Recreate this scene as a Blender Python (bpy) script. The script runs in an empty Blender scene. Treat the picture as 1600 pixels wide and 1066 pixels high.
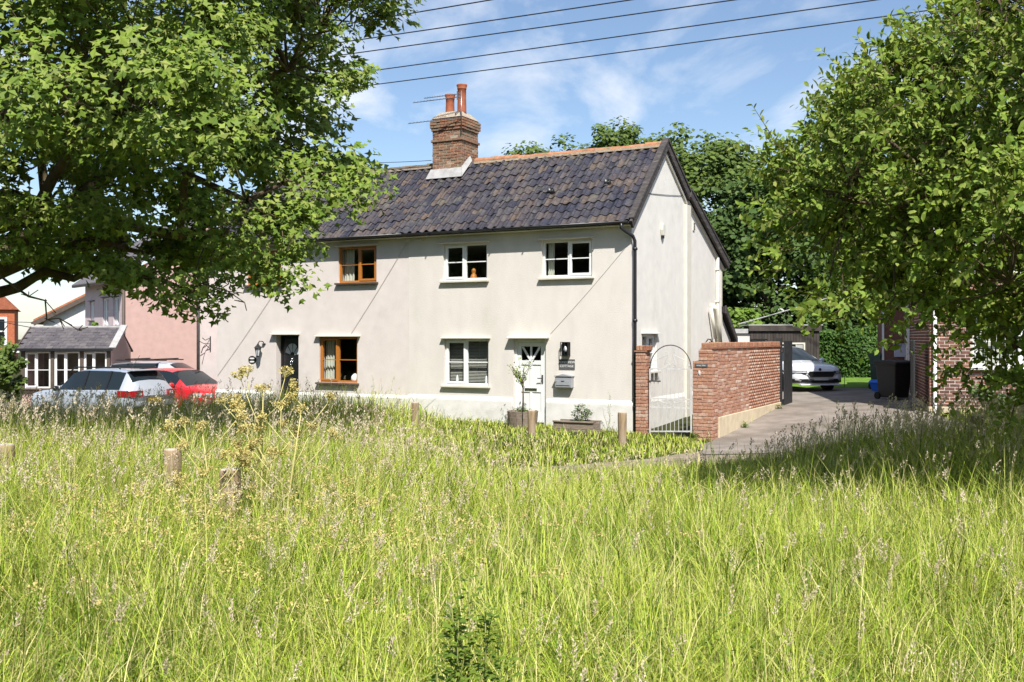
import bpy, bmesh, math, random
import numpy as np
from mathutils import Vector, Matrix

random.seed(7)
rng = np.random.default_rng(11)
S = bpy.context.scene
COL = S.collection
R = math.radians

# ------------------------------------------------------------------ camera, sky, sun, exposure
EYE = 2.0
cam_d = bpy.data.cameras.new("camera")
cam_d.sensor_width = 36.0
cam_d.lens = 36.0 * 1573 / 1600
cam_d.shift_y = -5 / 1600
cam_d.clip_start = 0.05
cam_d.clip_end = 3000
cam = bpy.data.objects.new("camera", cam_d)
COL.objects.link(cam)
cam.location = (0, 0, EYE)
cam.rotation_euler = (R(90), 0, 0)
S.camera = cam

SUN_TO = Vector((0.22, -1.17, 1.52)).normalized()
world = bpy.data.worlds.new("World")
S.world = world
world.use_nodes = True
nt = world.node_tree
nt.nodes.clear()
w_out = nt.nodes.new("ShaderNodeOutputWorld")
w_bg = nt.nodes.new("ShaderNodeBackground")
w_sky = nt.nodes.new("ShaderNodeTexSky")
w_sky.sky_type = 'NISHITA'
w_sky.sun_disc = False
w_sky.sun_elevation = math.asin(SUN_TO.z)
w_sky.sun_rotation = math.atan2(SUN_TO.x, SUN_TO.y)
w_sky.air_density = 1.0
w_sky.dust_density = 0.5
w_sky.ozone_density = 2.6
w_bg.inputs['Strength'].default_value = 0.105
# thin drifting cloud, laid on a flat layer high above the place and carried over the whole sky
tc = nt.nodes.new("ShaderNodeTexCoord")
sep = nt.nodes.new("ShaderNodeSeparateXYZ")
nt.links.new(tc.outputs['Generated'], sep.inputs[0])
zc = nt.nodes.new("ShaderNodeMath"); zc.operation = 'MAXIMUM'; zc.inputs[1].default_value = 0.0
nt.links.new(sep.outputs['Z'], zc.inputs[0])
za = nt.nodes.new("ShaderNodeMath"); za.operation = 'ADD'; za.inputs[1].default_value = 0.16
nt.links.new(zc.outputs[0], za.inputs[0])
dx = nt.nodes.new("ShaderNodeMath"); dx.operation = 'DIVIDE'
dy = nt.nodes.new("ShaderNodeMath"); dy.operation = 'DIVIDE'
nt.links.new(sep.outputs['X'], dx.inputs[0]); nt.links.new(za.outputs[0], dx.inputs[1])
nt.links.new(sep.outputs['Y'], dy.inputs[0]); nt.links.new(za.outputs[0], dy.inputs[1])
cmb = nt.nodes.new("ShaderNodeCombineXYZ")
nt.links.new(dx.outputs[0], cmb.inputs[0]); nt.links.new(dy.outputs[0], cmb.inputs[1])
mpg = nt.nodes.new("ShaderNodeMapping")
mpg.inputs['Rotation'].default_value = (0, 0, R(-28))
mpg.inputs['Scale'].default_value = (1.5, 0.9, 1.0)
mpg.inputs['Location'].default_value = (3.35, 1.2, 0.0)
nt.links.new(cmb.outputs[0], mpg.inputs['Vector'])
ns = nt.nodes.new("ShaderNodeTexNoise")
ns.inputs['Scale'].default_value = 1.5
ns.inputs['Detail'].default_value = 9
ns.inputs['Roughness'].default_value = 0.57
ns.inputs['Distortion'].default_value = 0.35
nt.links.new(mpg.outputs[0], ns.inputs['Vector'])
cr = nt.nodes.new("ShaderNodeValToRGB")
cr.color_ramp.elements[0].position = 0.48
cr.color_ramp.elements[0].color = (0.02, 0.02, 0.02, 1)
cr.color_ramp.elements[1].position = 0.73
cr.color_ramp.elements[1].color = (0.92, 0.92, 0.92, 1)
nt.links.new(ns.outputs['Fac'], cr.inputs['Fac'])
mx = nt.nodes.new("ShaderNodeMixRGB")
mx.inputs['Color2'].default_value = (6.6, 6.8, 7.2, 1)
nt.links.new(cr.outputs['Color'], mx.inputs['Fac'])
nt.links.new(w_sky.outputs[0], mx.inputs['Color1'])
nt.links.new(mx.outputs[0], w_bg.inputs['Color'])
nt.links.new(w_bg.outputs[0], w_out.inputs['Surface'])

sun_d = bpy.data.lights.new("sun", 'SUN')
sun_d.energy = 5.0
sun_d.angle = R(0.53)
sun_d.color = (1.0, 0.965, 0.90)
sun = bpy.data.objects.new("sun", sun_d)
COL.objects.link(sun)
sun.location = SUN_TO * 60
sun.rotation_euler = (-SUN_TO).to_track_quat('-Z', 'Y').to_euler()

S.view_settings.view_transform = 'Standard'
S.view_settings.look = 'None'
S.view_settings.gamma = 1.0
S.view_settings.use_curve_mapping = False
S.view_settings.exposure = 0.6
S.render.engine = 'CYCLES'
S.cycles.max_bounces = 7
S.cycles.diffuse_bounces = 3
S.cycles.glossy_bounces = 3
S.cycles.transmission_bounces = 4
S.cycles.transparent_max_bounces = 8
S.cycles.sample_clamp_indirect = 6.0
S.cycles.use_denoising = True

# ------------------------------------------------------------------ helpers: frames and ground height
PX, PY = 2.675, 22.5                      # front right corner of the white cottage
UX, UY = 0.8855, -0.4646                  # along the cottage front, to the right
VX, VY = 0.4646, 0.8855                   # towards the back of the cottage
HROT = math.atan2(UY, UX)


def uv(u, v, z=0.0):
    return (PX + UX * u + VX * v, PY + UY * u + VY * v, z)


def to_uv(x, y):
    return ((x - PX) * UX + (y - PY) * UY, (x - PX) * VX + (y - PY) * VY)


CTRL = np.array([
    (0, 1, .32), (0, 5, .29), (-4, 6, .30), (5, 6, .32), (0, 10, .06), (-5, 9.8, .28), (5.8, 12.5, .32), (0, 14, -.12),
    (2.5, 16.5, -.14), (4.3, 21.6, -.25), (7.25, 27.3, .13), (9.87, 24, .2), (10.8, 28, .3), (10.5, 33, .24), (14, 40, .3),
    (2.2, 21.3, -.1), (1.0, 22.4, -.05), (-3.1, 24.4, -.02), (-8.4, 27.2, -.18), (-12, 28.8, -.5), (-9.5, 31, -.36), (-14, 37, -.45), (-25, 50, -.5),
    (-5, 18, -.1), (-8, 15, 0.1), (0, 19.5, -.08), (8, 18, .12), (7, 15, .25), (0, 60, .2), (30, 60, .4), (-40, 30, -.4),
    (0, -20, .4), (20, 10, .4), (-20, 8, .1), (-20, -15, .3), (20, -15, .4), (40, 30, .4), (-60, 60, -.4), (60, 60, .4), (-60, -30, .2), (60, -30, .4)])
_cx, _cy, _cz = CTRL[:, 0], CTRL[:, 1], CTRL[:, 2]


def _tps(r2):
    return 0.5 * r2 * np.log(r2 + 1e-9)


_n = len(CTRL)
_A = np.zeros((_n + 3, _n + 3))
_A[:_n, :_n] = _tps((_cx[:, None] - _cx[None]) ** 2 + (_cy[:, None] - _cy[None]) ** 2) + np.eye(_n) * 2.0
_A[:_n, _n:] = np.stack([np.ones(_n), _cx, _cy], 1)
_A[_n:, :_n] = _A[:_n, _n:].T
_W = np.linalg.solve(_A, np.concatenate([_cz, np.zeros(3)]))


def gz(x, y):
    x = np.asarray(x, float); y = np.asarray(y, float)
    s = x.shape
    xf, yf = x.ravel(), y.ravel()
    z = _tps((xf[:, None] - _cx[None]) ** 2 + (yf[:, None] - _cy[None]) ** 2) @ _W[:_n] + _W[_n] + _W[_n + 1] * xf + _W[_n + 2] * yf
    far = np.clip((np.hypot(xf, yf - 20) - 45) / 30, 0, 1)
    return (z * (1 - far)).reshape(s)


def g1(x, y):
    return float(gz(np.array([x]), np.array([y]))[0])


# ------------------------------------------------------------------ helpers: materials
MATS = {}


def mat(name, cols, rough=0.8, var=0.12, nscale=6.0, bump=0.0, bscale=40.0, spec=0.3, metal=0.0, trans=0.0, coat=0.0,
        stain=None, stain_scale=1.2, stain_lo=0.55, stain_hi=0.75, stretch=None):
    """Procedural surface. A list of colours is picked from per piece (object random + 'rnd' attribute)."""
    m = bpy.data.materials.new(name)
    m.use_nodes = True
    t = m.node_tree
    t.nodes.clear()
    N, L = t.nodes.new, t.links.new
    out = N("ShaderNodeOutputMaterial")
    p = N("ShaderNodeBsdfPrincipled")
    p.inputs['Roughness'].default_value = rough
    p.inputs['Metallic'].default_value = metal
    p.inputs['Specular IOR Level'].default_value = spec
    if coat:
        p.inputs['Coat Weight'].default_value = coat
        p.inputs['Coat Roughness'].default_value = 0.06
    tcn = N("ShaderNodeTexCoord")
    vec = tcn.outputs['Object']
    if isinstance(cols[0], (tuple, list)):      # pieces share a mesh: move the grain with each piece
        ol = N("ShaderNodeObjectInfo"); va = N("ShaderNodeVectorMath"); va.operation = 'ADD'
        L(vec, va.inputs[0]); L(ol.outputs['Location'], va.inputs[1]); vec = va.outputs[0]
    if stretch:
        mp = N("ShaderNodeMapping"); mp.inputs['Scale'].default_value = stretch
        L(vec, mp.inputs['Vector']); vec = mp.outputs[0]
    if isinstance(cols[0], (tuple, list)):
        oi = N("ShaderNodeObjectInfo")
        at = N("ShaderNodeAttribute"); at.attribute_name = 'rnd'
        ad = N("ShaderNodeMath"); ad.operation = 'ADD'
        L(oi.outputs['Random'], ad.inputs[0]); L(at.outputs['Fac'], ad.inputs[1])
        fr = N("ShaderNodeMath"); fr.operation = 'FRACT'
        L(ad.outputs[0], fr.inputs[0])
        rp = N("ShaderNodeValToRGB")
        e = rp.color_ramp.elements
        while len(e) < len(cols):
            e.new(0.5)
        for i, c in enumerate(cols):
            e[i].position = i / max(1, len(cols) - 1)
            e[i].color = (*c, 1)
        L(fr.outputs[0], rp.inputs['Fac'])
        base = rp.outputs['Color']
    else:
        rgb = N("ShaderNodeRGB"); rgb.outputs[0].default_value = (*cols, 1)
        base = rgb.outputs[0]
    if var:
        nz = N("ShaderNodeTexNoise"); nz.inputs['Scale'].default_value = nscale; nz.inputs['Detail'].default_value = 5
        L(vec, nz.inputs['Vector'])
        mr = N("ShaderNodeMapRange")
        mr.inputs['From Min'].default_value = 0.3; mr.inputs['From Max'].default_value = 0.7
        mr.inputs['To Min'].default_value = 1 - var; mr.inputs['To Max'].default_value = 1 + var
        L(nz.outputs['Fac'], mr.inputs['Value'])
        mul = N("ShaderNodeMixRGB"); mul.blend_type = 'MULTIPLY'; mul.inputs['Fac'].default_value = 1
        L(base, mul.inputs['Color1']); L(mr.outputs[0], mul.inputs['Color2'])
        base = mul.outputs[0]
    if stain:
        n2 = N("ShaderNodeTexNoise"); n2.inputs['Scale'].default_value = stain_scale; n2.inputs['Detail'].default_value = 8
        n2.inputs['Roughness'].default_value = 0.65
        L(vec, n2.inputs['Vector'])
        r2 = N("ShaderNodeMapRange"); r2.inputs['From Min'].default_value = stain_lo; r2.inputs['From Max'].default_value = stain_hi
        L(n2.outputs['Fac'], r2.inputs['Value'])
        m2 = N("ShaderNodeMixRGB"); m2.inputs['Color2'].default_value = (*stain, 1)
        L(r2.outputs[0], m2.inputs['Fac']); L(base, m2.inputs['Color1'])
        base = m2.outputs[0]
    L(base, p.inputs['Base Color'])
    if bump:
        n3 = N("ShaderNodeTexNoise"); n3.inputs['Scale'].default_value = bscale; n3.inputs['Detail'].default_value = 6
        L(vec, n3.inputs['Vector'])
        bp = N("ShaderNodeBump"); bp.inputs['Strength'].default_value = bump; bp.inputs['Distance'].default_value = 0.02
        L(n3.outputs['Fac'], bp.inputs['Height']); L(bp.outputs[0], p.inputs['Normal'])
    if trans:
        tr = N("ShaderNodeBsdfTranslucent")
        tint = N("ShaderNodeMixRGB"); tint.blend_type = 'MULTIPLY'; tint.inputs['Fac'].default_value = 1
        tint.inputs['Color2'].default_value = (1.25, 1.2, 0.55, 1)
        L(base, tint.inputs['Color1']); L(tint.outputs[0], tr.inputs['Color'])
        ms = N("ShaderNodeMixShader"); ms.inputs['Fac'].default_value = trans
        L(p.outputs[0], ms.inputs[1]); L(tr.outputs[0], ms.inputs[2])
        L(ms.outputs[0], out.inputs['Surface'])
    else:
        L(p.outputs[0], out.inputs['Surface'])
    MATS[name] = m
    return m


def glass_mat(name, tint=(1, 1, 1), refl=1.5):
    m = bpy.data.materials.new(name)
    m.use_nodes = True
    t = m.node_tree; t.nodes.clear()
    N, L = t.nodes.new, t.links.new
    out = N("ShaderNodeOutputMaterial")
    tr = N("ShaderNodeBsdfTransparent"); tr.inputs[0].default_value = (*tint, 1)
    gl = N("ShaderNodeBsdfGlossy"); gl.inputs['Roughness'].default_value = 0.015
    fz = N("ShaderNodeFresnel")
    ge = N("ShaderNodeNewGeometry"); ma = N("ShaderNodeMath"); ma.operation = 'MULTIPLY_ADD'   # same reflectance on both faces
    ma.inputs[1].default_value = 1 / refl - refl; ma.inputs[2].default_value = refl
    L(ge.outputs['Backfacing'], ma.inputs[0]); L(ma.outputs[0], fz.inputs['IOR'])
    nz = N("ShaderNodeTexNoise"); nz.inputs['Scale'].default_value = 2.5
    tcn = N("ShaderNodeTexCoord"); L(tcn.outputs['Object'], nz.inputs['Vector'])
    bp = N("ShaderNodeBump"); bp.inputs['Strength'].default_value = 0.06; bp.inputs['Distance'].default_value = 0.05
    L(nz.outputs['Fac'], bp.inputs['Height']); L(bp.outputs[0], gl.inputs['Normal'])
    ms = N("ShaderNodeMixShader")
    L(fz.outputs[0], ms.inputs['Fac']); L(tr.outputs[0], ms.inputs[1]); L(gl.outputs[0], ms.inputs[2])
    L(ms.outputs[0], out.inputs['Surface'])
    MATS[name] = m
    return m


mat('render_white', (.665, .62, .57), .9, .06, 3, .3, 70, .15, stain=(.53, .50, .44), stain_scale=1.5, stain_lo=.52, stain_hi=.82, stretch=(1, 1, .45))
mat('render_left', (.65, .588, .55), .9, .05, 3, .3, 80, .15, stain=(.51, .46, .43), stain_scale=.8, stain_lo=.56, stain_hi=.85)
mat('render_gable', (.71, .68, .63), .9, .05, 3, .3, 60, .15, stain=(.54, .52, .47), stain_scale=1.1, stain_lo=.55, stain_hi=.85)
mat('plinth_white', (.69, .67, .635), .85, .06, 4, .25, 60, .2, stain=(.48, .47, .41), stain_scale=2.6, stain_lo=.52, stain_hi=.8)
mat('trim_cream', (.62, .585, .50), .7, .06, 6, .1, 50, .25)
mat('upvc_white', (.78, .78, .77), .35, .02, 5, 0, 10, .45)
mat('timber_orange', (.42, .155, .026), .4, .18, 9, .06, 60, .4, stretch=(3, 3, 12))
mat('sill_dark', (.10, .075, .06), .6, .15)
mat('interior', (.30, .28, .25), .9, .08)
mat('curtain', (.62, .60, .50), .9, .06)
mat('blind', (.46, .43, .38), .6, .04)
glass_mat('pane_glass', (.86, .9, .9), 1.5)
mat('black_metal', (.018, .018, .02), .38, .1, spec=.5)
mat('black_door', (.014, .014, .016), .3, .1, spec=.5)
mat('chrome', (.75, .75, .75), .2, .02, metal=1)
mat('pantile', [(.042, .040, .050), (.070, .063, .068), (.035, .035, .050), (.090, .072, .066), (.054, .047, .054), (.029, .029, .042), (.080, .070, .072), (.115, .085, .065), (.046, .043, .054)],
    .27, .3, 14, .15, 40, .5, stain=(.125, .115, .088), stain_scale=2.2, stain_lo=.54, stain_hi=.74)
mat('roof_deck', (.03, .027, .03), .9)
mat('ridge_tile', [(.38, .15, .075), (.42, .20, .11), (.33, .14, .08), (.40, .24, .14)], .8, .25, 12, .25, 40, .2, stain=(.16, .15, .09), stain_scale=7, stain_lo=.52, stain_hi=.7)
mat('ridge_tile_old', [(.13, .10, .075), (.17, .12, .08), (.12, .11, .08)], .85, .25, 12, .25, 40, .2, stain=(.2, .19, .10), stain_scale=7, stain_lo=.52, stain_hi=.7)
mat('ridge_mortar', (.42, .33, .23), .9, .2, 12, .4, 30)
mat('bargeboard', (.06, .052, .05), .75, .35, 7, .25, 30, .3, stain=(.2, .18, .14), stain_scale=4, stain_lo=.55, stain_hi=.75, stretch=(1, .6, 4))
mat('chimney_brick', [(.26, .105, .06), (.33, .14, .075), (.19, .085, .06), (.36, .19, .11), (.22, .12, .085), (.29, .13, .075)], .9, .35, 20, .4, 60, .2,
    stain=(.21, .18, .125), stain_scale=3, stain_lo=.42, stain_hi=.66)
mat('old_mortar', (.36, .30, .23), .95, .2, 12, .4, 50)
mat('lead', (.36, .35, .34), .6, .2, 6, .2, 20, .4)
mat('terracotta', (.32, .095, .045), .75, .2, 9, .1, 40, .3, stain=(.22, .12, .08), stain_scale=5, stain_lo=.55, stain_hi=.75)
mat('wall_brick', [(.38, .19, .125), (.44, .235, .155), (.33, .165, .115), (.48, .30, .22), (.40, .205, .135), (.36, .175, .12), (.54, .41, .33), (.43, .23, .15), (.37, .185, .125)], .9, .25, 22, .35, 70, .2,
    stain=(.55, .44, .36), stain_scale=9, stain_lo=.6, stain_hi=.78)
mat('wall_mortar', (.46, .37, .29), .95, .2, 14, .4, 60)
mat('coping_brick', [(.34, .15, .085), (.40, .20, .12), (.28, .12, .075), (.44, .25, .16)], .9, .3, 18, .4, 60, .2, stain=(.22, .16, .1), stain_scale=5, stain_lo=.5, stain_hi=.7)
mat('cream_base', (.60, .50, .35), .85, .12, 5, .2, 50, .2, stain=(.35, .29, .2), stain_scale=2.5, stain_lo=.55, stain_hi=.8)
mat('house_brick', [(.15, .075, .06), (.19, .09, .068), (.12, .065, .058), (.29, .125, .075), (.17, .085, .065), (.22, .105, .078)], .9, .25, 20, .35, 70, .2)
mat('pale_mortar', (.62, .56, .48), .95, .12, 14, .3, 60)
mat('pink_render', (.56, .37, .325), .9, .06, 4, .2, 60, .15)
mat('mauve_render', (.58, .47, .48), .9, .06, 4, .2, 60, .15)
mat('slate', [(.085, .075, .08), (.11, .098, .10), (.07, .062, .068), (.13, .115, .115)], .6, .2, 10, .15, 40, .4)
mat('red_tile', [(.36, .125, .06), (.42, .16, .08), (.30, .10, .055)], .85, .25, 8, .4, 12, .2)
mat('orange_brick', (.42, .13, .06), .9, .25, 9, .2, 30)
mat('iron_white', (.56, .55, .54), .5, .15, 12, .1, 60, .4, stain=(.25, .2, .17), stain_scale=9, stain_lo=.62, stain_hi=.75)
mat('iron_dark', (.05, .045, .045), .6, .2, 12, .1, 60, .4)
mat('gate_black', (.025, .025, .026), .6, .25, 8, .1, 40, .4)
mat('post_wood', (.31, .22, .135), .85, .3, 6, .35, 40, .15, stain=(.36, .30, .24), stain_scale=5, stain_lo=.5, stain_hi=.7, stretch=(4, 4, .6))
mat('post_top', (.50, .44, .38), .85, .2, 12, .3, 50)
mat('planter_wood', (.24, .19, .15), .85, .3, 5, .35, 40, .15, stretch=(1, 1, 6))
mat('letterbox_grey', (.30, .31, .33), .4, .06, spec=.5)
mat('sign_slate', (.09, .09, .092), .6, .15)
mat('lettering_white', (.75, .75, .72), .6, .02)
mat('alarm_white', (.62, .60, .52), .5, .05)
mat('flue_white', (.68, .64, .54), .5, .08)
mat('asphalt', (.25, .215, .185), .92, .22, 2.2, .35, 130, .2, stain=(.15, .125, .10), stain_scale=.8, stain_lo=.45, stain_hi=.72)
mat('gravel', (.26, .215, .16), .95, .3, 4, .6, 60, .15, stain=(.15, .13, .08), stain_scale=1.6, stain_lo=.48, stain_hi=.7)
mat('soil', (.04, .045, .016), .95, .35, 3, .6, 25, .1)
mat('lawn', (.135, .235, .035), .9, .25, 3, .8, 120, .15)
mat('shed_board', [(.055, .045, .04), (.075, .062, .055), (.045, .038, .035)], .85, .3, 5, .2, 30, .2, stretch=(1, 1, .3))
mat('felt', (.42, .41, .40), .9, .15)
mat('bin_black', (.012, .013, .014), .5, .1, 5, .05, 60, .4)
mat('bin_green', (.02, .05, .035), .5, .1, 5, .05, 60, .4)
mat('box_grey', (.42, .42, .52), .5, .05)
mat('crate_blue', (.015, .12, .55), .4, .06)
mat('wire', (.02, .02, .022), .6, 0)
mat('cable_and_shadow_line', (.42, .39, .36), .7, 0)  # grey of the tubes that stand for wire shadows on the fronts
mat('aerial', (.35, .35, .36), .35, .05, metal=.8)
mat('car_silver', (.50, .54, .60), .35, .03, 3, metal=.35, coat=.8, spec=.5)
mat('car_red', (.56, .016, .022), .32, .03, 3, coat=.9, spec=.5)
mat('car_white', (.74, .75, .78), .3, .02, 3, coat=.9, spec=.5)
mat('car_grey', (.52, .56, .62), .3, .02, 3, metal=.3, coat=.8)
mat('car_black', (.012, .012, .013), .35, .05, spec=.5)
mat('car_glass', (.016, .023, .028), .05, 0, spec=.28)
mat('tyre', (.016, .016, .016), .85, .1)
mat('rim', (.35, .35, .36), .3, .05, metal=.9)
mat('lamp_red', (.32, .008, .018), .15, .1, 30, coat=1)
mat('lamp_clear', (.55, .57, .60), .12, .1, 30, coat=1)
mat('plate_yellow', (.62, .42, .03), .5, .03)
mat('plate_blank', (.60, .60, .60), .5, .03)
mat('bark', (.115, .085, .058), .95, .35, 5, .8, 18, .1, stain=(.16, .16, .07), stain_scale=3, stain_lo=.5, stain_hi=.7, stretch=(1, 1, .4))
mat('twig', (.10, .075, .045), .9, .25, 9, .3, 30, .1)
mat('leaf_maple', [(.095, .160, .022), (.14, .215, .03), (.19, .27, .038), (.25, .315, .055), (.125, .195, .03), (.29, .325, .085), (.10, .165, .035)], .55, .1, 30, 0, 10, .16, trans=.2)
mat('leaf_oval', [(.095, .160, .02), (.14, .22, .028), (.20, .285, .04), (.26, .33, .055), (.125, .195, .028), (.29, .315, .08), (.165, .25, .036)], .55, .1, 30, 0, 10, .16, trans=.2)
mat('leaf_far', [(.065, .105, .022), (.09, .14, .028), (.12, .175, .034), (.075, .12, .026), (.15, .20, .04), (.06, .095, .026)], .55, .15, 5, 0, 10, .16, trans=.2)
mat('leaf_far_b', [(.048, .088, .024), (.068, .115, .03), (.088, .14, .034), (.056, .10, .028), (.115, .165, .038)], .55, .15, 5, 0, 10, .16, trans=.2)
mat('leaf_lime', [(.13, .22, .03), (.17, .26, .04), (.10, .18, .03), (.2, .28, .06)], .55, .1, 5, 0, 10, .16, trans=.3)
mat('leaf_hedge', [(.045, .10, .02), (.065, .13, .026), (.09, .16, .03), (.035, .08, .02)], .55, .15, 5, 0, 10, .16, trans=.2)
mat('leaf_shrub', [(.10, .16, .06), (.14, .20, .07), (.08, .13, .05)], .55, .1, 5, 0, 10, .16, trans=.25)
mat('leaf_weed', [(.085, .145, .018), (.12, .19, .026), (.17, .24, .034), (.06, .11, .018)], .55, .1, 20, 0, 10, .16, trans=.25)
mat('grass', [(.045, .09, .010), (.135, .23, .019), (.24, .35, .03), (.315, .415, .042), (.39, .465, .06), (.46, .50, .09), (.375, .43, .065), (.62, .56, .26), (.54, .46, .21)], .55, 0, 8, 0, 10, .16, trans=.14)
mat('seed_head', [(.58, .47, .36), (.66, .58, .42), (.54, .42, .35), (.64, .58, .38), (.58, .46, .40), (.70, .62, .46)], .85, 0, 8, 0, 10, .15, trans=.25)
mat('seed_stem', [(.27, .30, .08), (.36, .34, .13), (.22, .27, .06)], .7, 0, 8, 0, 10, .2, trans=.2)
mat('umbel_stem', [(.54, .48, .18), (.50, .45, .19)], .7, .15, 12, 0, 10, .2)
mat('umbel_seed', [(.58, .50, .20), (.52, .44, .17), (.44, .34, .13)], .8, .1, 12, 0, 10, .15, trans=.15)


# ------------------------------------------------------------------ helpers: objects and meshes
def tag(o, label=None, cat=None, group=None, kind=None):
    if label: o['label'] = label
    if cat: o['category'] = cat
    if group: o['group'] = group
    if kind: o['kind'] = kind
    return o


def thing(name, label, cat, loc=(0, 0, 0), rotz=0.0, group=None):
    o = bpy.data.objects.new(name, None)
    o.empty_display_size = 0.2
    COL.objects.link(o)
    o.location = loc
    o.rotation_euler = (0, 0, rotz)
    return tag(o, label, cat, group)


def link(name, me, parent=None, loc=(0, 0, 0), rot=(0, 0, 0), scale=(1, 1, 1)):
    o = bpy.data.objects.new(name, me)
    COL.objects.link(o)
    o.parent = parent
    o.location = loc
    o.rotation_euler = rot
    o.scale = scale
    return o


class MB:
    def __init__(s):
        s.v = []; s.f = []

    def add(s, vs, fs):
        k = len(s.v)
        s.v.extend([tuple(p) for p in vs])
        s.f.extend([tuple(i + k for i in f) for f in fs])
        return s

    def box(s, x0, x1, y0, y1, z0, z1):
        return s.add([(x0, y0, z0), (x1, y0, z0), (x1, y1, z0), (x0, y1, z0), (x0, y0, z1), (x1, y0, z1), (x1, y1, z1), (x0, y1, z1)],
                     [(3, 2, 1, 0), (4, 5, 6, 7), (0, 1, 5, 4), (1, 2, 6, 5), (2, 3, 7, 6), (3, 0, 4, 7)])

    def prism(s, pts, axis, a0, a1):
        """2D outline (in the two other axes, in xyz order) swept along an axis."""
        def mk(p, a):
            q = list(p); q.insert(axis, a); return tuple(q)
        n = len(pts)
        vs = [mk(p, a0) for p in pts] + [mk(p, a1) for p in pts]
        fs = [tuple(range(n - 1, -1, -1)), tuple(range(n, 2 * n))] + [(i, (i + 1) % n, n + (i + 1) % n, n + i) for i in range(n)]
        return s.add(vs, fs)

    def bar(s, a, b, w, h=None, up=(0, 0, 1)):
        """A straight rectangular bar from a to b."""
        h = w if h is None else h
        a = Vector(a); b = Vector(b); d = (b - a).normalized(); u = Vector(up)
        if abs(d.dot(u)) > .99: u = Vector((1, 0, 0))
        x = d.cross(u).normalized() * (w / 2); y = x.cross(d).normalized() * (h / 2)
        vs = [a - x - y, a + x - y, a + x + y, a - x + y, b - x - y, b + x - y, b + x + y, b - x + y]
        return s.add(vs, [(3, 2, 1, 0), (4, 5, 6, 7), (0, 1, 5, 4), (1, 2, 6, 5), (2, 3, 7, 6), (3, 0, 4, 7)])

    def tube(s, pts, r, n=8, caps=True):
        pts = [Vector(p) for p in pts]
        rs = r if isinstance(r, (list, tuple)) else [r] * len(pts)
        k0 = len(s.v)
        up = None
        for i, p in enumerate(pts):
            d = (pts[min(i + 1, len(pts) - 1)] - pts[max(i - 1, 0)])
            d = d.normalized() if d.length > 1e-9 else Vector((0, 0, 1))
            if up is None:
                up = Vector((0, 0, 1)) if abs(d.z) < .9 else Vector((1, 0, 0))
            x = d.cross(up)
            x = x.normalized() if x.length > 1e-6 else Vector((1, 0, 0))
            y = x.cross(d).normalized()
            up = y
            for j in range(n):
                t = 2 * math.pi * j / n
                s.v.append(tuple(p + (x * math.cos(t) + y * math.sin(t)) * rs[i]))
        for i in range(len(pts) - 1):
            for j in range(n):
                a = k0 + i * n + j; b = k0 + i * n + (j + 1) % n
                s.f.append((a, b, b + n, a + n))
        if caps:
            s.f.append(tuple(k0 + j for j in range(n - 1, -1, -1)))
            e = k0 + (len(pts) - 1) * n
            s.f.append(tuple(e + j for j in range(n)))
        return s

    def lathe(s, prof, c=(0, 0, 0), n=16):
        k0 = len(s.v)
        for r, z in prof:
            for j in range(n):
                t = 2 * math.pi * j / n
                s.v.append((c[0] + r * math.cos(t), c[1] + r * math.sin(t), c[2] + z))
        for i in range(len(prof) - 1):
            for j in range(n):
                a = k0 + i * n + j; b = k0 + i * n + (j + 1) % n
                s.f.append((a, b, b + n, a + n))
        s.f.append(tuple(k0 + j for j in range(n - 1, -1, -1)))
        e = k0 + (len(prof) - 1) * n
        s.f.append(tuple(e + j for j in range(n)))
        return s

    def mesh(s, name, m, smooth=False):
        me = bpy.data.meshes.new(name)
        me.from_pydata(s.v, [], s.f)
        me.materials.append(MATS[m] if isinstance(m, str) else m)
        if smooth:
            me.polygons.foreach_set('use_smooth', [True] * len(me.polygons))
        return me

    def build(s, name, m, parent=None, smooth=False, bevel=0.0, loc=(0, 0, 0), rot=(0, 0, 0)):
        o = link(name, s.mesh(name, m, smooth), parent, loc, rot)
        if bevel:
            b = o.modifiers.new('bevel', 'BEVEL'); b.width = bevel; b.segments = 2; b.limit_method = 'ANGLE'
        return o


def bevel_box_mesh(name, lx, ly, lz, m, b=0.006):
    bm = bmesh.new()
    bmesh.ops.create_cube(bm, size=1)
    for v in bm.verts:
        v.co = (v.co.x * lx, v.co.y * ly, v.co.z * lz)
    bmesh.ops.bevel(bm, geom=list(bm.edges), offset=b, segments=1, affect='EDGES')
    me = bpy.data.meshes.new(name)
    bm.to_mesh(me); bm.free()
    me.materials.append(MATS[m])
    return me


def np_mesh(name, verts, polys_n, idx, m, rnd=None):
    """verts (N,3); polys_n list of corner counts per face; idx flat corner indices; rnd per vertex."""
    me = bpy.data.meshes.new(name)
    nv, nl, npol = len(verts), len(idx), len(polys_n)
    me.vertices.add(nv)
    me.vertices.foreach_set('co', np.ascontiguousarray(verts, dtype=np.float32).ravel())
    me.loops.add(nl)
    me.loops.foreach_set('vertex_index', np.asarray(idx, dtype=np.int32))
    me.polygons.add(npol)
    cnt = np.asarray(polys_n, dtype=np.int32)
    st = np.zeros(npol, dtype=np.int32); st[1:] = np.cumsum(cnt)[:-1]
    me.polygons.foreach_set('loop_start', st)
    try:
        me.polygons.foreach_set('loop_total', cnt)
    except Exception:
        pass
    if rnd is not None:
        a = me.attributes.new('rnd', 'FLOAT', 'POINT')
        a.data.foreach_set('value', np.asarray(rnd, dtype=np.float32))
    me.materials.append(MATS[m])
    me.update(calc_edges=True)
    return me


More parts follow.
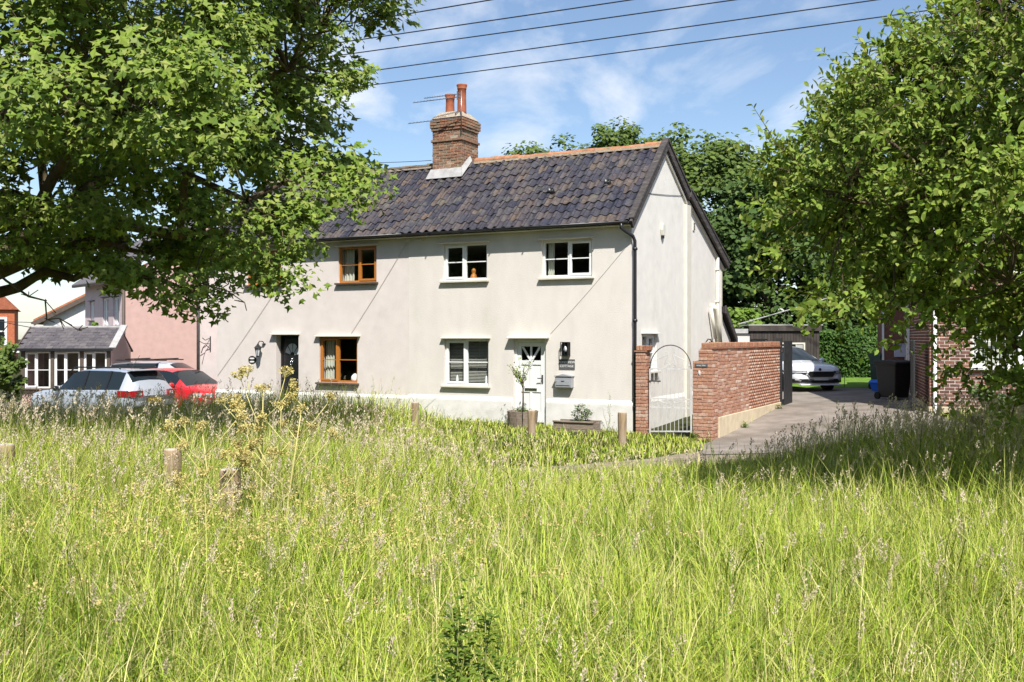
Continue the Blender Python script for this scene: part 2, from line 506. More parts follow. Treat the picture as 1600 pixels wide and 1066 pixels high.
def join_boxes(name, boxes, m, parent):
    """many separate pieces as one stuff part: boxes = (cx,cy,cz,lx,ly,lz)"""
    b = np.array(boxes, float)
    corner = np.array([(-1, -1, -1), (1, -1, -1), (1, 1, -1), (-1, 1, -1), (-1, -1, 1), (1, -1, 1), (1, 1, 1), (-1, 1, 1)]) * .5
    v = (b[:, None, :3] + corner[None] * b[:, None, 3:6]).reshape(-1, 3)
    fq = np.array([(3, 2, 1, 0), (4, 5, 6, 7), (0, 1, 5, 4), (1, 2, 6, 5), (2, 3, 7, 6), (3, 0, 4, 7)])
    idx = (np.arange(len(b))[:, None, None] * 8 + fq[None]).reshape(-1)
    rnd = np.repeat(rng.random(len(b)), 8)
    me = np_mesh(name, v, [4] * (6 * len(b)), idx, m, rnd)
    return tag(link(name, me, parent), kind='stuff')


def wall_rect(mb, x0, x1, z0, z1, holes, y0, y1, map3=None):
    """A wall between planes y0 (outer) and y1 (inner) with rectangular openings. map3 turns (x,y,z) into local space."""
    f3 = map3 or (lambda x, y, z: (x, y, z))
    xs = sorted({x0, x1, *[h[0] for h in holes], *[h[1] for h in holes]})
    zs = sorted({z0, z1, *[h[2] for h in holes], *[h[3] for h in holes]})
    xs = [x for x in xs if x0 - 1e-6 <= x <= x1 + 1e-6]; zs = [z for z in zs if z0 - 1e-6 <= z <= z1 + 1e-6]
    for i in range(len(xs) - 1):
        for j in range(len(zs) - 1):
            cx, cz = (xs[i] + xs[i + 1]) / 2, (zs[j] + zs[j + 1]) / 2
            if any(h[0] < cx < h[1] and h[2] < cz < h[3] for h in holes):
                continue
            for y, flip in ((y0, 0), (y1, 1)):
                q = [f3(xs[i], y, zs[j]), f3(xs[i + 1], y, zs[j]), f3(xs[i + 1], y, zs[j + 1]), f3(xs[i], y, zs[j + 1])]
                mb.add(q if not flip else q[::-1], [(0, 1, 2, 3)])
    for (a, b, c, d) in holes:
        for q in ([(a, y0, c), (a, y1, c), (a, y1, d), (a, y0, d)], [(b, y0, d), (b, y1, d), (b, y1, c), (b, y0, c)],
                  [(a, y0, d), (a, y1, d), (b, y1, d), (b, y0, d)], [(b, y0, c), (b, y1, c), (a, y1, c), (a, y0, c)]):
            mb.add([f3(*p) for p in q], [(0, 1, 2, 3)])


def text_mesh(name, txt, size, m, parent, loc, rot, extrude=0.002):
    cu = bpy.data.curves.new(name, 'FONT')
    cu.body = txt
    cu.size = size
    cu.align_x = 'CENTER'; cu.align_y = 'CENTER'
    cu.extrude = extrude
    cu.materials.append(MATS[m])
    tmp = bpy.data.objects.new(name + '_tmp', cu)
    COL.objects.link(tmp)
    dg = bpy.context.evaluated_depsgraph_get()
    me = bpy.data.meshes.new_from_object(tmp.evaluated_get(dg))
    bpy.data.objects.remove(tmp)
    if not me.materials:
        me.materials.append(MATS[m])
    return link(name, me, parent, loc, rot)


def loft_sheet(name, left, right, m, nu=14, sub=6, dz=0.012):
    """a ground sheet between two edge lines, draped on the ground height."""
    def dens(pts):
        o = []
        for a, b in zip(pts[:-1], pts[1:]):
            for k in range(sub):
                t = k / sub
                o.append((a[0] + (b[0] - a[0]) * t, a[1] + (b[1] - a[1]) * t))
        o.append(pts[-1]); return np.array(o, float)
    l, r = dens(left), dens(right)
    t = np.linspace(0, 1, nu)[None, :, None]
    g = l[:, None] * (1 - t) + r[:, None] * t
    g += rng.normal(0, .012, g.shape)
    z = gz(g[..., 0], g[..., 1]) + dz
    v = np.concatenate([g, z[..., None]], 2).reshape(-1, 3)
    n = len(l)
    i, j = np.meshgrid(np.arange(n - 1), np.arange(nu - 1), indexing='ij')
    a = (i * nu + j).ravel()
    idx = np.stack([a, a + 1, a + nu + 1, a + nu], 1)
    # face up
    e1 = v[idx[0, 1]] - v[idx[0, 0]]; e2 = v[idx[0, 3]] - v[idx[0, 0]]
    if np.cross(e1, e2)[2] < 0:
        idx = idx[:, ::-1]
    me = np_mesh(name, v, [4] * len(idx), idx.ravel(), m)
    me.polygons.foreach_set('use_smooth', [True] * len(me.polygons))
    return tag(link(name, me), kind='structure')


def in_poly(x, y, poly):
    x = np.asarray(x); y = np.asarray(y)
    c = np.zeros(x.shape, bool)
    n = len(poly)
    for i in range(n):
        x0, y0 = poly[i]; x1, y1 = poly[(i + 1) % n]
        hit = ((y0 > y) != (y1 > y)) & (x < (x1 - x0) * (y - y0) / (y1 - y0 + 1e-12) + x0)
        c ^= hit
    return c


# ------------------------------------------------------------------ the setting: ground, drive, track
def make_ground():
    gx = np.concatenate([[-900, -500, -250, -130, -80, -55, -40, -30], np.arange(-24, 24.1, .5), [30, 40, 55, 80, 130, 250, 500, 900]])
    gy = np.concatenate([[-900, -400, -150, -70, -35, -18, -8], np.arange(-2, 46.1, .5), [52, 60, 75, 100, 150, 260, 500, 1200]])
    X, Y = np.meshgrid(gx, gy, indexing='xy')
    Z = gz(X, Y)
    v = np.stack([X, Y, Z], 2).reshape(-1, 3)
    nx = len(gx)
    i, j = np.meshgrid(np.arange(len(gy) - 1), np.arange(nx - 1), indexing='ij')
    a = (i * nx + j).ravel()
    idx = np.stack([a, a + 1, a + nx + 1, a + nx], 1)
    me = np_mesh('ground', v, [4] * len(idx), idx.ravel(), 'soil')
    me.polygons.foreach_set('use_smooth', [True] * len(me.polygons))
    tag(link('ground', me), kind='structure')


make_ground()
DR_L = [(3.5, 18.3), (3.75, 20.3), (4.42, 21.85), (5.9, 24.7), (7.35, 27.5), (7.2, 30.5), (5.5, 34.2), (3.0, 38.5)]
DR_R = [(9.6, 17.6), (9.6, 20.2), (9.9, 23.6), (10.8, 26.5), (11.6, 29.0), (12.3, 31.4), (12.9, 33.9), (10.4, 35.2)]
TR_L = [(-6.0, 15.9), (-2.5, 16.1), (0.6, 16.7), (2.4, 17.8), (3.7, 19.2), (6.5, 19.6), (10.5, 18.9)]
TR_R = [(-6.0, 15.0), (-2.5, 15.1), (0.8, 15.5), (2.9, 16.2), (4.6, 16.9), (7.0, 16.9), (10.5, 16.4)]
PK_L = [(-30, 27), (-20, 29.5), (-12.6, 27.2), (-9.0, 26.6)]
PK_R = [(-30, 44), (-20, 41), (-11.5, 36), (-8.3, 28.2)]
loft_sheet('driveway', DR_L, DR_R, 'asphalt', dz=.024)
loft_sheet('track', TR_L, TR_R, 'gravel', dz=.012)
loft_sheet('parking_yard', PK_L, PK_R, 'gravel', dz=.016)
LAWN_L = [(10.3, 34.5), (9.5, 40), (9, 46)]
LAWN_R = [(13.2, 34.0), (16, 38), (19, 46)]
loft_sheet('lawn', LAWN_L, LAWN_R, 'lawn', dz=.035)
DRIVE_POLY = DR_L + DR_R[::-1]
TRACK_POLY = TR_L + TR_R[::-1]
PARK_POLY = PK_L + PK_R[::-1]


# ------------------------------------------------------------------ cottages
def window(parent, x0, x1, z0, z1, fm, open_side, sill_m, hood_m, y=0.07, curtain=None, blind=False, hood_w=.06, map_rot=None):
    """two-light casement in the wall opening; x to the right along the wall, y into the wall."""
    w = .055
    m = MB()
    m.box(x0 + .002, x0 + w, y, y + .07, z0 + .002, z1 - .002); m.box(x1 - w, x1 - .002, y, y + .07, z0 + .002, z1 - .002)
    m.box(x0 + w, x1 - w, y, y + .07, z0 + .002, z0 + w); m.box(x0 + w, x1 - w, y, y + .07, z1 - w, z1 - .002)
    xm = (x0 + x1) / 2 + (-.03 if open_side < 0 else .03)
    m.box(xm - .03, xm + .03, y, y + .07, z0 + w, z1 - w)
    fr = m.build('window', fm, parent, bevel=.004)
    # opening casement, proud of the frame
    a, b = (x0 + w - .012, xm - .018) if open_side < 0 else (xm + .018, x1 - w + .012)
    c, d = z0 + w - .012, z1 - w + .012
    k = .05
    m = MB()
    m.box(a, a + k, y - .018, y + .05, c, d); m.box(b - k, b, y - .018, y + .05, c, d)
    m.box(a + k, b - k, y - .018, y + .05, c, c + k); m.box(a + k, b - k, y - .018, y + .05, d - k, d)
    m.build('casement', fm, fr, bevel=.004)
    zm = (z0 + z1) / 2
    lights = [(a + k, b - k, c + k, d - k, y + .012)]
    lights.append((xm + .03, x1 - w, z0 + w, z1 - w, y + .03) if open_side < 0 else (x0 + w, xm - .03, z0 + w, z1 - w, y + .03))
    for (p, q, r_, s_, yy) in lights:
        MB().box(p, q, yy - .014, yy + .022, zm - .012, zm + .012).build('glazing_bar', fm, fr)
        for (e0, e1) in ((r_, zm - .012), (zm + .012, s_)):
            MB().add([(p, yy, e0), (q, yy, e0), (q, yy, e1), (p, yy, e1)], [(0, 1, 2, 3)]).build('pane', 'pane_glass', fr)
    sl = MB().box(x0 - .06, x1 + .06, -.09, .075, z0 - .05, z0 - .003)
    sl.build('sill', sill_m, fr, bevel=.006)
    hd = MB()
    hd.prism([(-.10, z1 + .012), (.05, z1 + .012), (.05, z1 + .055), (-.10, z1 + .03)], 0, x0 - hood_w, x1 + hood_w)
    hd.build('hood', hood_m, fr, bevel=.004)
    if curtain:
        for (cx0, cx1) in curtain:
            n = 14; m = MB(); vs = []
            for i in range(n + 1):
                t = i / n
                xx = cx0 + (cx1 - cx0) * t
                yy = y + .16 + .022 * math.sin(t * 19)
                vs += [(xx, yy, z0 + .03), (xx + .01, yy, z1 - .05)]
            m.add(vs, [(2 * i, 2 * i + 2, 2 * i + 3, 2 * i + 1) for i in range(n)])
            m.build('curtain', 'curtain', fr, smooth=True)
    if blind:
        m = MB()
        zz = z0 + .08
        while zz < z1 - .05:
            m.prism([(y + .13, zz), (y + .152, zz + .016), (y + .154, zz + .013), (y + .132, zz - .003)], 0, x0 + .06, x1 - .06)
            zz += .036
        m.build('blind', 'blind', fr)
    return fr


def pantile_mesh(name, w=.285, L=.375, n=9):
    m = MB(); t = .016
    top, bot = [], []
    for i in range(n + 1):
        s_ = i / n
        x = (s_ - .5) * w
        z = .030 * math.cos(s_ * 2 * math.pi * .98 + .9) + .004
        top.append((x, z)); bot.append((x, z - t))
    vs = [(x, 0, z) for x, z in top] + [(x, L, z - .004) for x, z in top] + [(x, 0, z) for x, z in bot]
    k = n + 1
    fs = [(i, i + 1, k + i + 1, k + i) for i in range(n)] + [(2 * k + i, 2 * k + i + 1, i + 1, i) for i in range(n)]
    fs += [(0, k, 2 * k), (k - 1, 3 * k - 1, 2 * k - 1)]
    m.add(vs, fs)
    return m.mesh(name, 'pantile', smooth=False)


TILE = None
EV, EZ = -0.23, 4.60            # eaves line
RV, RZ = 2.12, 6.69             # ridge line
PITCH = math.atan2(RZ - EZ, RV - EV)
SLEN = math.hypot(RZ - EZ, RV - EV)


def tiled_roof(parent, x0, x1, skip=None):
    """front slope: deck with every pantile laid as a piece of its own."""
    global TILE
    if TILE is None:
        TILE = [pantile_mesh('pantile')]
        for p in TILE:
            for q in p.polygons: q.use_smooth = False
    deck = MB().box(x0, x1, 0.02, SLEN - .02, -.09, -.03)
    roof = deck.build('roof', 'roof_deck', parent, loc=(0, EV, EZ), rot=(PITCH, 0, 0))
    rows = 11
    gauge = SLEN / rows
    cols = int(round((x1 - x0) / .242))
    step = (x1 - x0) / cols
    for r_ in range(rows):
        sag = .012 * math.sin(r_ * 1.3)
        for c in range(cols):
            xc = x0 + (c + .5) * step
            yb = r_ * gauge - .03
            if skip and skip(xc, yb + gauge / 2):
                continue
            link('pantile', TILE[0], roof,
                 (xc + random.gauss(0, .007), yb + random.gauss(0, .010) + .014 * math.sin(xc * 1.1) - (.045 if random.random() < .02 else 0), .022 + random.gauss(0, .005) + .012 * math.sin(xc * .9 + r_ * .5)),
                 (R(-2.6) + random.gauss(0, .010), random.gauss(0, .022), random.gauss(0, .024)), (step / .258, 1, 1))
    return roof


def ridge(parent, x0, x1, m, seg=.42):
    n = max(1, int(round((x1 - x0) / seg)))
    st = (x1 - x0) / n
    b = MB(); k = 9
    vs = []
    for a, rr in ((0, .125), (st + .02, .118)):
        for i in range(k):
            t = math.pi * i / (k - 1)
            vs.append((a, -math.cos(t) * rr, math.sin(t) * rr * .85))
    for a, rr in ((0, .105),):
        for i in range(k):
            t = math.pi * i / (k - 1)
            vs.append((a, -math.cos(t) * rr, math.sin(t) * rr * .85 - .008))
    fs = [(i + 1, i, k + i, k + i + 1) for i in range(k - 1)] + [(2 * k + i, i, i + 1, 2 * k + i + 1)[::-1] for i in range(k - 1)]
    b.add(vs, fs)
    me = b.mesh('ridge_tile', m, smooth=False)
    for i in range(n):
        link('ridge_tile', me, parent, (x0 + i * st, RV + random.gauss(0, .008), RZ - .03 + random.gauss(0, .010) + .02 * math.sin((x0 + i * st) * .8)), (random.gauss(0, .03), random.gauss(0, .012), random.gauss(0, .015)))
    q = MB()
    for sgn in (-1, 1):
        q.bar((x0, RV + sgn * .125, RZ - .06), (x1, RV + sgn * .125, RZ - .06), .05, .06)
    q.build('ridge_bedding', 'ridge_mortar' if m == 'ridge_tile' else 'old_mortar', parent)


# ---- white cottage on the right
wc = thing('cottage', 'white rendered cottage with white windows, white door and lit gable end', 'cottage', uv(0, 0, 0), HROT)
W_UR = (-2.24, -.96, 3.40, 4.27)
W_UL = (-4.94, -3.70, 3.40, 4.30)
W_LL = (-4.91, -3.66, .84, 1.97)
W_D = (-2.98, -2.13, -.05, 1.97)
W_S = (.66, 1.66, 1.22, 2.08)
LB = -5.95
DEP = 7.2
m = MB()
wall_rect(m, LB, 0, -.6, 4.62, [W_UR, W_UL, W_LL, W_D], 0, .26)
m.add([(LB, 0.26, 4.62), (0, .26, 4.62), (0, 0, 4.62), (LB, 0, 4.62)], [(0, 1, 2, 3)])
m.build('wall', 'render_white', wc)
MB().add([(LB, DEP, -.6), (LB, DEP, 4.0), (0, DEP, 4.0), (0, DEP, -.6)], [(0, 1, 2, 3)]).build('rear_wall', 'render_white', wc)
m = MB()
g3 = lambda x, y, z: (-y, x, z)
wall_rect(m, 0.0, DEP, -.6, 3.90, [W_S], 0, .26, g3)
poly = [(0, 3.9), (DEP, 3.9), (DEP, 3.98), (3.9, 5.56), (2.12, 6.61), (.04, 4.62), (0, 4.6)]
m.add([(-.0, a, b) for a, b in poly], [tuple(range(len(poly)))])
m.add([(-.26, a, b) for a, b in poly], [tuple(range(len(poly) - 1, -1, -1))])
m.build('gable_wall', 'render_gable', wc)
# plinth in two lengths, either side of the door, and round the gable
for (a, b) in ((LB + .004, W_D[0] - .02), (W_D[1] + .02, .035)):
    MB().prism([(-.045, -.7), (0.004, -.7), (0.004, .60), (-.012, .57), (-.04, .52), (-.045, .48)], 0, a, b).build('plinth', 'plinth_white', wc, bevel=.012)
MB().prism([(0.034, -.7), (-.002, -.7), (-.002, .60), (.012, .57), (.034, .5)], 1, .02, DEP).build('plinth', 'plinth_white', wc)
MB().box(LB + .02, -.28, .3, DEP - .1, 2.25, 2.45).build('floor', 'interior', wc)
MB().box(LB + .02, -.28, 3.6, 3.7, -.5, 4.6).build('partition', 'interior', wc)
MB().box(LB + .02, -.28, .3, 3.6, -.52, -.42).build('floor', 'interior', wc)
MB().box(LB + .02, -.28, .3, 3.6, 4.3, 4.36).build('ceiling', 'interior', wc)
roof = tiled_roof(wc, LB + .01, .02, skip=lambda x, y: False)
for (p, q) in (((RV, RZ - .06), (3.95, 5.62)),):
    MB().prism([p, q, (q[0], q[1] - .08), (p[0], p[1] - .08)], 0, LB, .04).build('rear_roof', 'roof_deck', wc)
MB().prism([(3.93, 5.74), (7.5, 4.10), (7.5, 4.0), (3.93, 5.64)], 0, LB, .06).build('rear_roof', 'roof_deck', wc)
ridge(wc, -5.2, .0, 'ridge_tile')


def barge(p, q, w, x0, x1, capm='bargeboard'):
    d = Vector((q[0] - p[0], q[1] - p[1])).normalized(); n = Vector((d.y, -d.x))
    if n.y > 0: n = -n
    pts = [p, q, (q[0] + n.x * w, q[1] + n.y * w), (p[0] + n.x * w, p[1] + n.y * w)]
    return MB().prism(pts, 0, x0, x1).build('bargeboard', capm, wc, bevel=.008)


barge((EV - .06, EZ - .02), (RV + .03, RZ + .11), .20, .05, .11)
barge((EV - .02, EZ + .06), (RV + .02, RZ + .15), .07, -.02, .135)
barge((RV + .03, RZ + .11), (3.98, 5.72), .20, .055, .115)
barge((RV + .02, RZ + .15), (4.02, 5.76), .06, -.02, .14)
barge((3.93, 5.80), (7.52, 4.16), .20, .085, .15)
barge((3.93, 5.84), (7.56, 4.20), .06, .0, .17)
for (p, q) in (((EV + .18, EZ - .06), (RV, RZ - .12)), ((RV, RZ - .12), (3.9, 5.50)), ((4.0, 5.55), (7.35, 3.98))):
    d = Vector((q[0] - p[0], q[1] - p[1])).normalized(); n = Vector((d.y, -d.x)); n = -n if n.y > 0 else n
    MB().prism([p, q, (q[0] + n.x * .07, q[1] + n.y * .07), (p[0] + n.x * .07, p[1] + n.y * .07)], 0, .003, .048).build('verge_moulding', 'trim_cream', wc)
MB().prism([(0.002, 3.74), (.075, 3.76), (.075, 4.10), (0.002, 4.12)], 2, -.6, 5.42).build('pilaster', 'trim_cream', wc, bevel=.01)
MB().box(-.02, .012, 7.08, 7.20, -.5, 3.9).build('corner_strip', 'trim_cream', wc)
# lean-to behind
lt = MB(); lt.prism([(7.2, -.5), (8.15, -.5), (8.15, 1.95), (7.2, 2.62)], 0, -3.0, -.01)
lt.build('lean_to', 'render_gable', wc)
MB().prism([(7.14, 2.90), (8.35, 1.98), (8.35, 1.86), (7.14, 2.72)], 0, -3.0, .10).build('lean_to_roof', 'roof_deck', wc)
MB().prism([(7.14, 2.93), (8.38, 1.99), (8.38, 1.80), (7.14, 2.70)], 0, .105, .15).build('bargeboard', 'bargeboard', wc)
# gutter and downpipe
gm = MB(); k = 9; vs = []
for x in (LB, .03):
    for i in range(k):
        t = math.pi + math.pi * i / (k - 1)
        vs.append((x, EV - .05 + .058 * math.cos(t), 4.585 + .058 * math.sin(t)))
gm.add(vs, [(i, i + 1, k + i + 1, k + i) for i in range(k - 1)])
gt = gm.build('gutter', 'black_metal', wc, smooth=True)
sm = gt.modifiers.new('wall', 'SOLIDIFY'); sm.thickness = .006
for x in (-5.2, -4.3, -3.4, -2.5, -1.6, -.7):
    MB().box(x, x + .03, EV - .115, EV + .2, 4.515, 4.53).build('gutter_bracket', 'black_metal', wc)
MB().box(LB, .02, EV + .03, -.002, 4.50, 4.52).build('soffit', 'trim_cream', wc)
dp = MB()
dp.tube([(-.14, EV - .05, 4.56), (-.14, EV - .05, 4.44), (-.06, EV + .02, 4.36), (.05, -.06, 4.27), (.085, -.03, 4.16), (.085, -.02, 3.9), (.085, -.02, 2.0), (.085, -.02, -.25)], .04, 10)
dpo = dp.build('downpipe', 'black_metal', wc, smooth=True)
for z in (3.95, 2.35, .62, .42):
    MB().lathe([(.04, 0), (.056, .005), (.056, .06), (.04, .065)], (.085, -.02, z), 12).build('pipe_collar', 'black_metal', dpo, smooth=True)
    MB().box(.03, .14, -.025, .0, z + .02, z + .045).build('pipe_clip', 'black_metal', dpo)

window(wc, *W_UR, 'upvc_white', 1, 'trim_cream', 'trim_cream', curtain=[(-2.18, -2.02)])
window(wc, *W_UL, 'upvc_white', -1, 'trim_cream', 'trim_cream')
window(wc, *W_LL, 'upvc_white', -1, 'trim_cream', 'trim_cream', blind=True)
sw = window(wc, *W_S, 'upvc_white', 1, 'trim_cream', 'trim_cream', curtain=[(1.1, 1.5)])
sw.rotation_euler = (0, 0, R(90))
# white front door: frame, leaf with rising-sun lights, letter plate, handle
x0, x1, z0, z1 = W_D
m = MB(); y = .06
m.box(x0 + .003, x0 + .07, y, y + .09, z0, z1 - .003); m.box(x1 - .07, x1 - .003, y, y + .09, z0, z1 - .003); m.box(x0 + .07, x1 - .07, y, y + .09, z1 - .08, z1 - .003)
m.build('door_frame', 'upvc_white', wc, bevel=.004)
m = MB()
a, b = x0 + .075, x1 - .075; zb, zt = z0 + .06, z1 - .085
zl = zt - .42
xm = (a + b) / 2
m.box(a, a + .09, .075, .12, zb, zt); m.box(b - .09, b, .075, .12, zb, zt)
m.box(a + .09, b - .09, .075, .12, zt - .09, zt); m.box(a + .09, b - .09, .075, .12, zl - .1, zl)
m.box(a + .09, b - .09, .075, .12, .72, .84); m.box(a + .09, b - .09, .075, .12, zb, zb + .2)
m.box(xm - .03, xm + .03, .075, .12, zb + .2, .72); m.box(xm - .03, xm + .03, .075, .12, .84, zl - .1)
m.box(a + .09, b - .09, .095, .115, zb + .2, .72); m.box(a + .09, b - .09, .095, .115, .84, zl - .1)
door = m.build('door', 'upvc_white', wc, bevel=.004)
m = MB()
m.bar((xm, .098, zl), (xm, .098, zt - .09), .05, .03, (0, 1, 0))
for sg in (-1, 1):
    m.bar((xm + sg * .02, .097, zl + .005), (xm + sg * .23, .097, zt - .095), .045, .03, (0, 1, 0))
m.build('glazing_bar', 'upvc_white', door)
for sg in (-1, 1):
    e = [xm + sg * .025, xm + sg * (b - a - .18) / 2]
    e.sort()
    MB().add([(e[0], .104, zl), (e[1], .104, zl), (e[1], .104, zt - .09), (e[0], .104, zt - .09)], [(0, 1, 2, 3)]).build('pane', 'pane_glass', door)
MB().box(xm - .16, xm + .16, .062, .075, .755, .815).build('letter_plate', 'chrome', door, bevel=.004)
h = MB(); h.box(b - .065, b - .03, .06, .075, .93, 1.13); h.tube([(b - .048, .065, 1.05), (b - .048, .02, 1.05), (b - .15, .015, 1.05)], .011, 8)
h.build('handle', 'iron_dark', door)
MB().box(x0 - .03, x1 + .03, -.09, .05, z0 - .12, z0 - .0).build('doorstep', 'cream_base', wc, bevel=.01)
MB().prism([(-.17, z1 + .012), (.05, z1 + .012), (.05, z1 + .085), (-.17, z1 + .045)], 0, x0 - .11, x1 + .09).build('door_hood', 'trim_cream', wc, bevel=.006)
# small drip strip and roof vents
for (xx, yy) in ((-2.35, 1.35), (-.95, 1.55)):
    MB().lathe([(.085, -.02), (.08, .075), (.065, .085), (.062, .03)], (xx, yy, .02), 12).build('roof_vent', 'black_metal', roof, smooth=True)


# ---- cream cottage on the left
LX = 5.95
lc = thing('cottage', 'off-white rendered cottage with orange-brown windows and black front door', 'cottage', uv(-LX, 0, 0), HROT)
LE = -12.38 + LX
O_U = (-8.15 + LX, -6.94 + LX, 3.43, 4.36)
O_U2 = (-11.28 + LX, -10.06 + LX, 3.45, 4.36)
O_L = (-8.78 + LX, -7.54 + LX, .83, 2.02)
O_D = (-10.24 + LX, -9.47 + LX, -.1, 2.07)
m = MB()
wall_rect(m, LE, -.004, -.8, 4.62, [O_U, O_U2, O_L, O_D], .012, .28)
m.add([(LE, .012, -.8), (LE, .012, 4.6), (LE, 2.12, 6.64), (LE, 4.2, 4.6), (LE, 4.2, -.8)], [(4, 3, 2, 1, 0)])
m.add([(LE, 4.2, -.8), (LE, 4.2, 4.6), (-.004, 4.2, 4.6), (-.004, 4.2, -.8)], [(0, 1, 2, 3)])
m.build('wall', 'render_left', lc)
MB().box(LE + .05, -.05, 3.6, 3.7, -.5, 4.6).build('partition', 'interior', lc)
MB().box(LE + .05, -.05, .32, 3.6, 2.25, 2.45).build('floor', 'interior', lc)
MB().box(LE + .05, -.05, .32, 3.6, 4.3, 4.36).build('ceiling', 'interior', lc)
for (a, b) in ((LE - .03, O_D[0] - .02), (O_D[1] + .02, -.008)):
    MB().prism([(-.04, -.9), (.014, -.9), (.014, .56), (-.012, .53), (-.04, .48)], 0, a, b).build('plinth', 'plinth_white', lc, bevel=.012)
lroof = tiled_roof(lc, LE - .12, -.01)
MB().prism([(RV, RZ - .06), (4.4, 4.5), (4.4, 4.4), (RV, RZ - .16)], 0, LE - .1, -.01).build('rear_roof', 'roof_deck', lc)
ridge(lc, LE - .1, -.35, 'ridge_tile_old')
gm = MB(); vs = []
for x in (LE - .1, -.004):
    for i in range(k):
        t = math.pi + math.pi * i / (k - 1)
        vs.append((x, EV - .05 + .058 * math.cos(t), 4.585 + .058 * math.sin(t)))
gm.add(vs, [(i, i + 1, k + i + 1, k + i) for i in range(k - 1)])
gt = gm.build('gutter', 'black_metal', lc, smooth=True)
gt.modifiers.new('wall', 'SOLIDIFY').thickness = .006
MB().box(LE, -.006, EV + .03, .008, 4.50, 4.52).build('soffit', 'trim_cream', lc)
window(lc, *O_U, 'timber_orange', 1, 'sill_dark', 'trim_cream', y=.06, curtain=[(O_U[0] + .05, O_U[0] + .36)])
window(lc, *O_U2, 'timber_orange', 1, 'sill_dark', 'trim_cream', y=.06)
window(lc, *O_L, 'timber_orange', -1, 'sill_dark', 'trim_cream', y=.06, curtain=[(O_L[0] + .06, O_L[0] + .34)], hood_w=.1)
# black door set deep in its reveal
x0, x1, z0, z1 = O_D
m = MB(); y = .2
m.box(x0 + .003, x0 + .06, y, y + .07, z0, z1 - .003); m.box(x1 - .05, x1 - .003, y, y + .07, z0, z1 - .003); m.box(x0 + .06, x1 - .05, y, y + .07, z1 - .06, z1 - .003)
m.build('door_frame', 'black_door', lc)
a, b = x0 + .065, x1 - .055; xm = (a + b) / 2
m = MB(); m.box(a, b, y + .02, y + .06, z0 + .05, z1 - .065)
bd = m.build('door', 'black_door', lc, bevel=.003)
for (p, q, r_, s_) in ((a + .07, xm - .03, 1.02, 1.42), (xm + .03, b - .07, 1.02, 1.42), (a + .07, xm - .03, .28, .70), (xm + .03, b - .07, .28, .70)):
    MB().box(p, q, y + .008, y + .02, r_, s_).build('door_panel', 'black_door', bd, bevel=.006)
zf = 1.52
for i in range(4):      # fanlight segments
    t0, t1 = R(8 + i * 41), R(8 + i * 41 + 34)
    pts = []
    for t in (t0, (t0 + t1) / 2, t1): pts.append((xm + .25 * math.cos(t), y + .012, zf + .33 * math.sin(t)))
    for t in (t1, t0): pts.append((xm + .08 * math.cos(t), y + .012, zf + .1 * math.sin(t)))
    MB().add(pts, [(4, 3, 2, 1, 0)]).build('fanlight_pane', 'lamp_clear', bd)
kn = MB(); kn.tube([(xm - .02, y, 1.40), (xm - .035, y - .02, 1.34), (xm - .03, y - .025, 1.28), (xm, y - .028, 1.25), (xm + .03, y - .025, 1.28), (xm + .035, y - .02, 1.34), (xm + .02, y, 1.40)], .012, 8)
kn.box(xm - .02, xm + .02, y - .01, y + .02, 1.38, 1.45)
kn.build('knocker', 'chrome', bd, smooth=True)
MB().box(xm - .12, xm + .16, y + .004, y + .02, .60 + .16, .67 + .16).build('letter_plate', 'chrome', bd, bevel=.004)
h = MB(); h.box(a + .03, a + .06, y + .004, y + .02, .95, 1.16); h.tube([(a + .045, y + .01, 1.08), (a + .045, y - .04, 1.08), (a + .12, y - .045, 1.08)], .011, 8)
h.build('handle', 'chrome', bd)
MB().prism([(-.12, z1 + .01), (.05, z1 + .01), (.05, z1 + .06), (-.12, z1 + .035)], 0, x0 - .14, x1 + .04).build('door_hood', 'trim_cream', lc, bevel=.006)
# set-back side wing behind the red car
wy = 3.3
m = MB(); m.box(-16.35 + LX, LE - .003, wy, 7.2, -.9, 4.5)
m.build('side_wing', 'render_left', lc)
MB().prism([(wy - .25, 4.45), (5.25, 6.2), (7.4, 4.45), (7.4, 4.36), (5.25, 6.1), (wy - .25, 4.36)], 0, -16.5 + LX, LE - .02).build('wing_roof', 'roof_deck', lc)
MB().tube([(-16.33 + LX, wy - .05, 4.4), (-16.33 + LX, wy - .05, -.6)], .05, 8).build('downpipe', 'iron_dark', lc, smooth=True)

# ---- shared chimney, standing on the ridge at the party line (part of the cream cottage)
CX0, CX1, CV0, CV1 = -6.30 + LX, -5.40 + LX, 1.68, 2.56
chim = MB().box(CX0 + .006, CX1 - .006, CV0 + .006, CV1 - .006, 5.9, 7.86).build('chimney', 'old_mortar', lc)
cb_s = bevel_box_mesh('brick', .214, .09, .064, 'chimney_brick', .006)
cb_h = bevel_box_mesh('brick', .104, .09, .064, 'chimney_brick', .006)
ncb = 0


